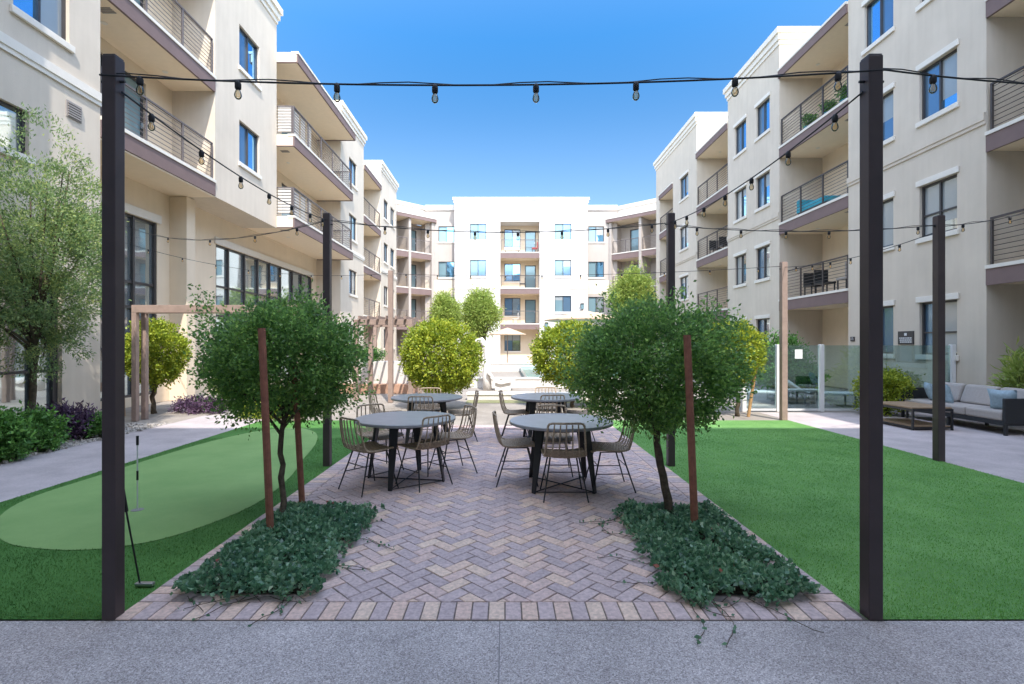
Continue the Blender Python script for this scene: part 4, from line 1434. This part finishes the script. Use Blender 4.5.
# ------------------------------------------------------------------ golf things
GX, GY = -3.58, 4.87
pn = thing('golf_pin', 'slim white and black practice pin standing in the putting green hole', 'golf pin', (GX, GY, 0))
MB().tube([(GX, GY, .01), (GX, GY, .72)], .006, 8).build('rod', M['white_metal'], pn)
MB().tube([(GX, GY, .30), (GX, GY, .39)], .0095, 8).build('grip', M['black'], pn)
MB().tube([(GX, GY, .64), (GX, GY, .73)], .012, 8).build('knob', M['black'], pn)
MB().lathe([(.055, .010), (.055, .0125)], (GX, GY, 0), 20).build('cup_ring', M['pot'], pn)
pt = thing('golf_putter', 'golf putter leaning on the near left black post', 'putter', (-2.42, 3.33, 0))
MB().tube([(-2.432, 3.33, .03), (-2.335, 3.03, .82)], .0055, 8).build('shaft', M['black'], pt)
MB().tube([(-2.365, 3.122, .58), (-2.334, 3.027, .84)], .012, 8).build('grip', M['rubber'], pt)
MB().box(-2.46, -2.34, 3.315, 3.35, .012, .036).build('club_head', M['chrome'], pt, bevel=.006)

# ------------------------------------------------------------------ lounge corner
def sofa():
    x0, x1, y0, y1 = 8.85, 9.70, 8.85, 11.2
    t = thing('outdoor_sofa', 'long taupe cushioned sofa with black woven arms against the right wall', 'sofa', ((x0 + x1) / 2, (y0 + y1) / 2, 0))
    MB().box(x0 + .03, x1, y0 + .06, y1 - .06, .17, .25).build('base_frame', M['sofa_black'], t, bevel=.01)
    for y in (y0, y1 - .06):
        MB().box(x0, x1 + .02, y, y + .055, .2, .66).build('arm', M['sofa_black'], t, bevel=.012)
    MB().box(x1 - .03, x1 + .02, y0 + .06, y1 - .06, .26, .70).build('back_panel', M['sofa_black'], t, bevel=.012)
    for x in (x0 + .04, x1 - .04):
        for y in (y0 + .03, (y0 + y1) / 2, y1 - .03):
            MB().box(x - .022, x + .022, y - .022, y + .022, 0, .199 if y != (y0 + y1) / 2 else .169).build('leg', M['black'], t)
    n = 3
    L = (y1 - y0 - .14) / n
    for i in range(n):
        ya = y0 + .07 + i * L
        MB().box(x0 + .02, x1 - .05, ya + .008, ya + L - .008, .252, .42).build('seat_cushion', M['cushion'], t, bevel=.035)
        cu = MB()
        zb, zt = .425, .80
        cu.add([(x1 - .30, ya + .02, zb), (x1 - .06, ya + .02, zb), (x1 - .06, ya + L - .02, zb), (x1 - .30, ya + L - .02, zb),
                (x1 - .17, ya + .03, zt), (x1 - .035, ya + .03, zt), (x1 - .035, ya + L - .03, zt), (x1 - .17, ya + L - .03, zt)],
               [(0, 3, 2, 1), (4, 5, 6, 7), (0, 1, 5, 4), (1, 2, 6, 5), (2, 3, 7, 6), (3, 0, 4, 7)])
        cu.build('back_cushion', M['cushion'], t, bevel=.045)
    return x0, x1, y0, y1
sx0, sx1, sy0, sy1 = sofa()
def pillow(x, y, z, rz, rx, label, s=.42):
    mb = MB()
    N = 9
    vs, fs = [], []
    for side in (1, -1):
        for i in range(N):
            for j in range(N):
                u, v = -1 + 2 * i / (N - 1), -1 + 2 * j / (N - 1)
                th = .075 * math.sqrt(max(0, (1 - u ** 4) * (1 - v ** 4))) * side
                pin = 1 - .10 * (1 - abs(u)) * abs(v) ** 2
                pin2 = 1 - .10 * (1 - abs(v)) * abs(u) ** 2
                vs.append((u * s / 2 * pin2, th, v * s / 2 * pin))
        k = 0 if side == 1 else N * N
        for i in range(N - 1):
            for j in range(N - 1): fs.append((k + i * N + j, k + (i + 1) * N + j, k + (i + 1) * N + j + 1, k + i * N + j + 1))
    mb.add(vs, fs)
    o = mb.build('throw_pillow', M['pillow'], None, smooth=True)
    o.location = (x, y, z)
    o.rotation_euler = (rx, 0, rz)
    return tag(o, label, 'pillow', 'throw pillows on the sofa')
pillow(9.22, sy1 - .38, .60, R(62), R(-18), 'pale blue pillow leaning in the far corner of the sofa')
pillow(9.14, sy1 - .78, .60, R(80), R(-16), 'blue grey pillow beside the far corner pillow')
pillow(9.18, sy0 + .36, .60, R(115), R(-20), 'pale blue pillow leaning on the near black arm of the sofa')
def coffee():
    x0, x1, y0, y1 = 7.68, 8.45, 9.42, 10.5
    t = thing('coffee_table', 'low teak topped coffee table on a black frame before the sofa', 'table', ((x0 + x1) / 2, (y0 + y1) / 2, 0))
    sl = MB()
    k = 7
    for i in range(k):
        xa = x0 + (x1 - x0) * i / k
        sl.box(xa + .006, xa + (x1 - x0) / k - .006, y0 + .02, y1 - .02, .405, .43)
    sl.build('tabletop', M['wood'], t, bevel=.004)
    fr = MB()
    fr.box(x0, x1, y0, y0 + .03, .36, .404).box(x0, x1, y1 - .03, y1, .36, .404).box(x0, x0 + .03, y0 + .03, y1 - .03, .36, .404).box(x1 - .03, x1, y0 + .03, y1 - .03, .36, .404)
    fr.box(x0, x1, y0 + .002, y0 + .028, .03, .06).box(x0, x1, y1 - .028, y1 - .002, .03, .06).box(x0 + .002, x0 + .028, y0 + .03, y1 - .03, .03, .06).box(x1 - .028, x1 - .002, y0 + .03, y1 - .03, .03, .06)
    fr.build('frame', M['black'], t)
    MB().box(x0 + .03, x1 - .03, y0 + .03, y1 - .03, .062, .08).build('shelf', M['wood'], t)
    for x in (x0 + .015, x1 - .015):
        for y in (y0 + .015, y1 - .015):
            MB().box(x - .016, x + .016, y - .016, y + .016, 0, .359).build('leg', M['black'], t)
coffee()

# glass fence
FY = 12.05
gf = thing('glass_fence', 'clear green tinted glass pool fence with white posts on the right', 'fence', (8.2, FY, 0))
xs = [5.75, 6.58, 7.62, 10.78]
for x in xs:
    MB().box(x - .05, x + .05, FY - .05, FY + .05, 0, 1.62).build('post', M['white_metal'], gf, bevel=.008)
for a, b in zip(xs[:-1], xs[1:]):
    k_ = 2 if b - a > 2 else 1
    for q_ in range(k_):
        aa, bb_ = a + .06 + (b - a - .12) * q_ / k_, a + .06 + (b - a - .12) * (q_ + 1) / k_
        MB().box(aa + .006 * (q_ > 0), bb_ - .006 * (q_ < k_ - 1), FY - .006, FY + .006, .08, 1.60).build('glass_panel', M['fence_glass'], gf)
    MB().box(a + .05, b - .05, FY - .02, FY + .02, .03, .075).build('bottom_rail', M['white_metal'], gf)
MB().box(6.98, 7.16, FY - .016, FY - .008, 1.28, 1.5).build('notice', M['sign_white'], gf)

# wall signs
def wall_sign(F, a0, a1, z0, z1, label, dense):
    t = thing('wall_sign', label, 'sign', F((a0 + a1) / 2, .02, z0), 'dark wall signs')
    MB(F).box(a0, a1, .003, .025, z0, z1).build('plate', M['sign'], t, bevel=.004)
    mb = MB(F)
    h = z1 - z0
    w = a1 - a0
    mb.box(a0 + w * .42, a0 + w * .58, .0255, .028, z1 - h * .34, z1 - h * .14)
    r = random.Random(2)
    for i in range(3 if dense else 1):
        z = z0 + h * (.44 - .15 * i)
        q = a0 + w * .12
        while q < a1 - w * .14:
            l = w * r.uniform(.05, .12)
            mb.box(q, min(q + l, a1 - w * .1), .0255, .028, z, z + h * .09)
            q += l + w * .03
    mb.build('lettering', M['sign_white'], t)
wall_sign(FRW, 13.25, 13.78, 1.62, 1.98, 'dark plaque with white print beside the ground floor window', True)
wall_sign(FRW, 15.5, 15.68, 1.72, 1.86, 'tiny dark plaque at the wall corner beside the patio', False)

# ------------------------------------------------------------------ pergolas
def pergola(name_label, x0, x1, y0, y1, h, m, w=.10, nraft=0):
    t = thing('pergola', name_label, 'pergola', ((x0 + x1) / 2, (y0 + y1) / 2, 0), 'tan pergola frames')
    for x in (x0, x1):
        for y in (y0, y1):
            MB().box(x - w / 2, x + w / 2, y - w / 2, y + w / 2, 0, h - .16).build('post', M[m], t, bevel=.006)
    for y in (y0, y1): MB().box(x0 - .05, x1 + .05, y - w / 2, y + w / 2, h - .159, h).build('beam', M[m], t, bevel=.006)
    for x in (x0, x1): MB().box(x - w / 2, x + w / 2, y0 + w / 2, y1 - w / 2, h - .157, h - .003).build('cross_beam', M[m], t)
    for i in range(nraft):
        x = x0 + (x1 - x0) * (i + .5) / nraft
        MB().box(x - .025, x + .025, y0 - .2, y1 + .2, h + .001, h + .1).build('rafter', M[m], t)
pergola('slim tan pergola frame at the left, in front of the lobby wall', -7.80, -4.4, 10.55, 10.83, 2.45, 'sunlit_tan')
pergola('larger tan pergola with rafters beyond the left tree', -4.35, -2.75, 14.6, 16.2, 2.35, 'sunlit_tan', .13, 6)
pergola('third tan pergola low against the far left building', -5.2, -3.4, 20.0, 22.0, 2.6, 'sunlit_tan', .14, 5)

# ------------------------------------------------------------------ pool area
plw = thing('planter_wall', 'white stucco planter with a terracotta base under the far pergola', 'planter', (-4.6, 16.9, 0))
MB().box(-5.6, -3.3, 16.8, 17.5, .3, 1.05).build('body', M['stucco_white'], plw, bevel=.01)
MB().box(-5.7, -3.0, 16.5, 17.6, 0, .299).build('base', M['terracotta'], plw)
def low_wall(label, x0, x1, y0, y1, h, m='stucco_white'):
    t = thing('low_wall', label, 'wall', ((x0 + x1) / 2, (y0 + y1) / 2, 0), 'low white walls by the pool')
    MB().box(x0, x1, y0, y1, 0, h - .06).build('body', M[m], t)
    MB().box(x0 - .03, x1 + .03, y0 - .03, y1 + .03, h - .059, h).build('cap', M['trim'], t, bevel=.01)
low_wall('lower white step wall directly beyond the paving', -1.1, 4.2, 14.6, 15.0, .20)
low_wall('white raised pool wall behind the step wall', -1.3, 5.5, 18.6, 19.0, .38)
low_wall('second white pool wall just before the far tree bed', -2.0, 6.0, 30.0, 30.3, .5)
sheet('lawn', -1.1, 4.2, 13.8, 14.5, .004, 'dry')
struct(MB().box(.9, 5.4, 19.05, 29.9, 0, .32).build('pool_water', M['water']))
# sculptural arched lounge seat
ar = thing('arched_lounger', 'cream arched lounge seat by the pool with a curved white bed', 'lounger', (-.45, 17.8, 0))
am = MB()
am.tube([(-.62, 17.8, 0), (-.66, 17.8, .5), (-.62, 17.8, 1.1), (-.66, 17.8, 1.55), (-.85, 17.8, 1.78), (-1.02, 17.8, 1.72), (-1.08, 17.8, 1.6)], lambda s: .16 - .08 * s, 12)
am.build('arch', M['resin'], ar, smooth=True)
bd = MB()
prof = [(-.62, .72), (-.50, .60), (-.38, .40), (-.15, .33), (.1, .38), (.35, .42)]
for (p, q) in zip(prof[:-1], prof[1:]):
    bd.add([(p[0], 17.5, p[1]), (q[0], 17.5, q[1]), (q[0], 18.1, q[1]), (p[0], 18.1, p[1]), (p[0], 17.5, p[1] - .1), (q[0], 17.5, q[1] - .1), (q[0], 18.1, q[1] - .1), (p[0], 18.1, p[1] - .1)],
           [(0, 1, 2, 3), (7, 6, 5, 4), (0, 4, 5, 1), (2, 6, 7, 3)])
bd.add([(x, y, z) for x in (.349,) for y, z in ((17.5, .42), (18.1, .42), (18.1, .32), (17.5, .32))], [(0, 1, 2, 3)])
bd.build('bed', M['resin'], ar)
MB().box(-.35, .2, 17.6, 18.0, 0, .27).build('plinth', M['resin'], ar)

def umbrella(x, y, h, r, label):
    t = thing('patio_umbrella', label, 'umbrella', (x, y, 0), 'tan patio umbrellas by the pool')
    MB().tube([(x, y, 0), (x, y, h + .1)], .03, 8).build('pole', M['sunlit_tan'], t)
    MB().lathe([(r, -.04), (r, 0), (r * .5, .22), (.04, .40), (.035, .37), (r * .5, .19)][:4], (x, y, h - .3), 8).build('canopy', M['canvas'], t)
    MB().lathe([(.25, 0), (.25, .08), (.05, .1)], (x, y, 0), 12).build('base', M['pot'], t)
umbrella(.15, 30.8, 2.55, 1.15, 'smaller tan umbrella in front of the far white block')
umbrella(3.35, 21.0, 2.95, 1.7, 'wide tan umbrella above the right ball tree')
def lounger(x, y, rz, label):
    t = thing('pool_lounger', label, 'lounger', (x, y, 0), 'pool loungers', rz)
    MB().box(-.3, .3, -.9, .35, .30, .36).build('bed', M['white_metal'], t, local=True, bevel=.015)
    b = MB()
    b.add([(-.3, .35, .30), (.3, .35, .30), (.3, .95, .72), (-.3, .95, .72), (-.3, .35, .36), (.3, .35, .36), (.3, .92, .78), (-.3, .92, .78)],
          [(0, 3, 2, 1), (4, 5, 6, 7), (0, 1, 5, 4), (1, 2, 6, 5), (2, 3, 7, 6), (3, 0, 4, 7)])
    b.build('backrest', M['white_metal'], t, local=True, bevel=.015)
    for sx in (-.27, .27):
        for sy in (-.8, .4): MB().box(sx - .02, sx + .02, sy - .02, sy + .02, 0, .299).build('leg', M['chrome'], t, local=True)
lounger(6.7, 13.9, R(70), 'white pool lounger behind the first glass panel')
lounger(8.3, 13.3, R(80), 'white pool lounger behind the glass nearest the yellow bush')
bn = thing('bench', 'low pale bench seen through the middle glass panel', 'bench', (7.6, 12.9, 0))
MB().box(7.15, 8.1, 12.75, 13.1, .42, .47).build('seat', M['resin'], bn, bevel=.01)
for x in (7.25, 8.0): MB().box(x - .03, x + .03, 12.8, 13.05, 0, .419).build('leg', M['chrome'], bn)

# ------------------------------------------------------------------ balcony things
def balcony_chair(F, a, o, z, m, label, face=1):
    t = thing('balcony_chair', label, 'chair', F(a, o, z), 'chairs on the balconies')
    MB(F).box(a - .25, a + .25, o - .25, o + .25, z + .38, z + .45).build('seat', M[m], t, bevel=.01)
    MB(F).box(a + face * .22 - .03, a + face * .22 + .03, o - .25, o + .25, z + .451, z + .92).build('backrest', M[m], t, bevel=.01)
    for sa in (-.21, .21):
        for so2 in (-.21, .21): MB(F).box(a + sa - .018, a + sa + .018, o + so2 - .018, o + so2 + .018, z, z + .379).build('leg', M['black'], t)
balcony_chair(FRW, 16.6, -.55, FLO[1], 'cushion', 'grey chair nearest the camera on the lowest right balcony', -1)
balcony_chair(FRW, 17.9, -.6, FLO[1], 'black', 'dark chair in the middle of the lowest right balcony', 1)
balcony_chair(FRW, 18.7, -.7, FLO[1], 'black', 'dark chair at the far end of the lowest right balcony', 1)
balcony_chair(FRW, 26.2, -.7, FLO[2], 'black', 'dark chair on the third floor balcony of the second right bay', 1)
balcony_chair(FRW, 27.2, -.6, FLO[2], 'black', 'second dark chair deeper on the third floor second right bay', 1)
balcony_chair(FC, 2.55, -.6, FLO[3], 'red', 'red chair on the top balcony of the far white block', 1)
balcony_chair(FC, 1.5, -.7, FLO[2], 'black', 'dark chair on the third floor balcony of the far white block', 1)
balcony_chair(FC, .9, -.6, FLO[1], 'resin', 'pale chair on the lowest balcony of the far white block', 1)
def daybed(F, a0, a1, o0, o1, z, label):
    t = thing('balcony_daybed', label, 'daybed', F((a0 + a1) / 2, o0, z))
    MB(F).box(a0, a1, o0, o1, z + .15, z + .36).build('cushion', M['teal'], t, bevel=.04)
    MB(F).box(a1 - .18, a1, o0, o1, z + .361, z + .65).build('bolster', M['teal'], t, bevel=.05)
    MB(F).box(a0 + .05, a1 - .05, o0 + .04, o1 - .04, z, z + .149).build('frame', M['black'], t)
daybed(FRW, 17.2, 18.9, -.75, -.15, FLO[2], 'turquoise daybed on the middle right balcony')
def potted(F, a, o, z, label, seed, lm='leaf_green', s=.3):
    p = F(a, o, z)
    t = thing('potted_plant', label, 'plant', p, 'potted plants on balconies')
    MB().lathe([(.13, 0), (.18, .26), (.15, .26)], p, 12).build('pot', M['teal'], t)
    ob = crown(seed, (p[0], p[1], p[2] + .26 + s * .7), (s, s, s * .8), 700, 25, .1, .09, .02, M[lm], t)
    ob.name = 'foliage'
for i, (a, lab) in enumerate(((16.5, 'potted plant at the near end of the top right balcony'), (17.4, 'potted plant second along the top right balcony'), (18.5, 'potted plant at the far end of the top right balcony'))):
    potted(FRW, a, -.4, FLO[3], lab, 200 + i)
tw = thing('balcony_bench', 'white cushioned bench on the top balcony of the far white block', 'bench', FC(.5, -.5, FLO[3]))
MB(FC).box(-.05, 1.25, -.8, -.3, FLO[3] + .2, FLO[3] + .5).build('seat', M['resin'], tw, bevel=.03)
for a in (.05, 1.15): MB(FC).box(a - .04, a + .04, -.75, -.35, FLO[3], FLO[3] + .199).build('leg', M['black'], tw)

# wall lanterns on the far block
for a, z, lab in ((3.5, 3.0, 'black wall lantern left of the ground windows of the far white block'), (6.5, 4.6, 'black wall lantern at the right corner of the far white block')):
    t = thing('wall_lantern', lab, 'lantern', FC(a, 0, z), 'wall lanterns on the far block')
    MB(FC).box(a - .05, a + .05, .002, .03, z + .1, z + .5).build('bracket', M['black'], t)
    MB(FC).box(a - .12, a + .12, .031, .27, z, z + .4).build('glass_box', M['pane_curtain'], t)
    MB(FC).box(a - .15, a + .15, .02, .30, z + .401, z + .47).build('roof', M['black'], t)
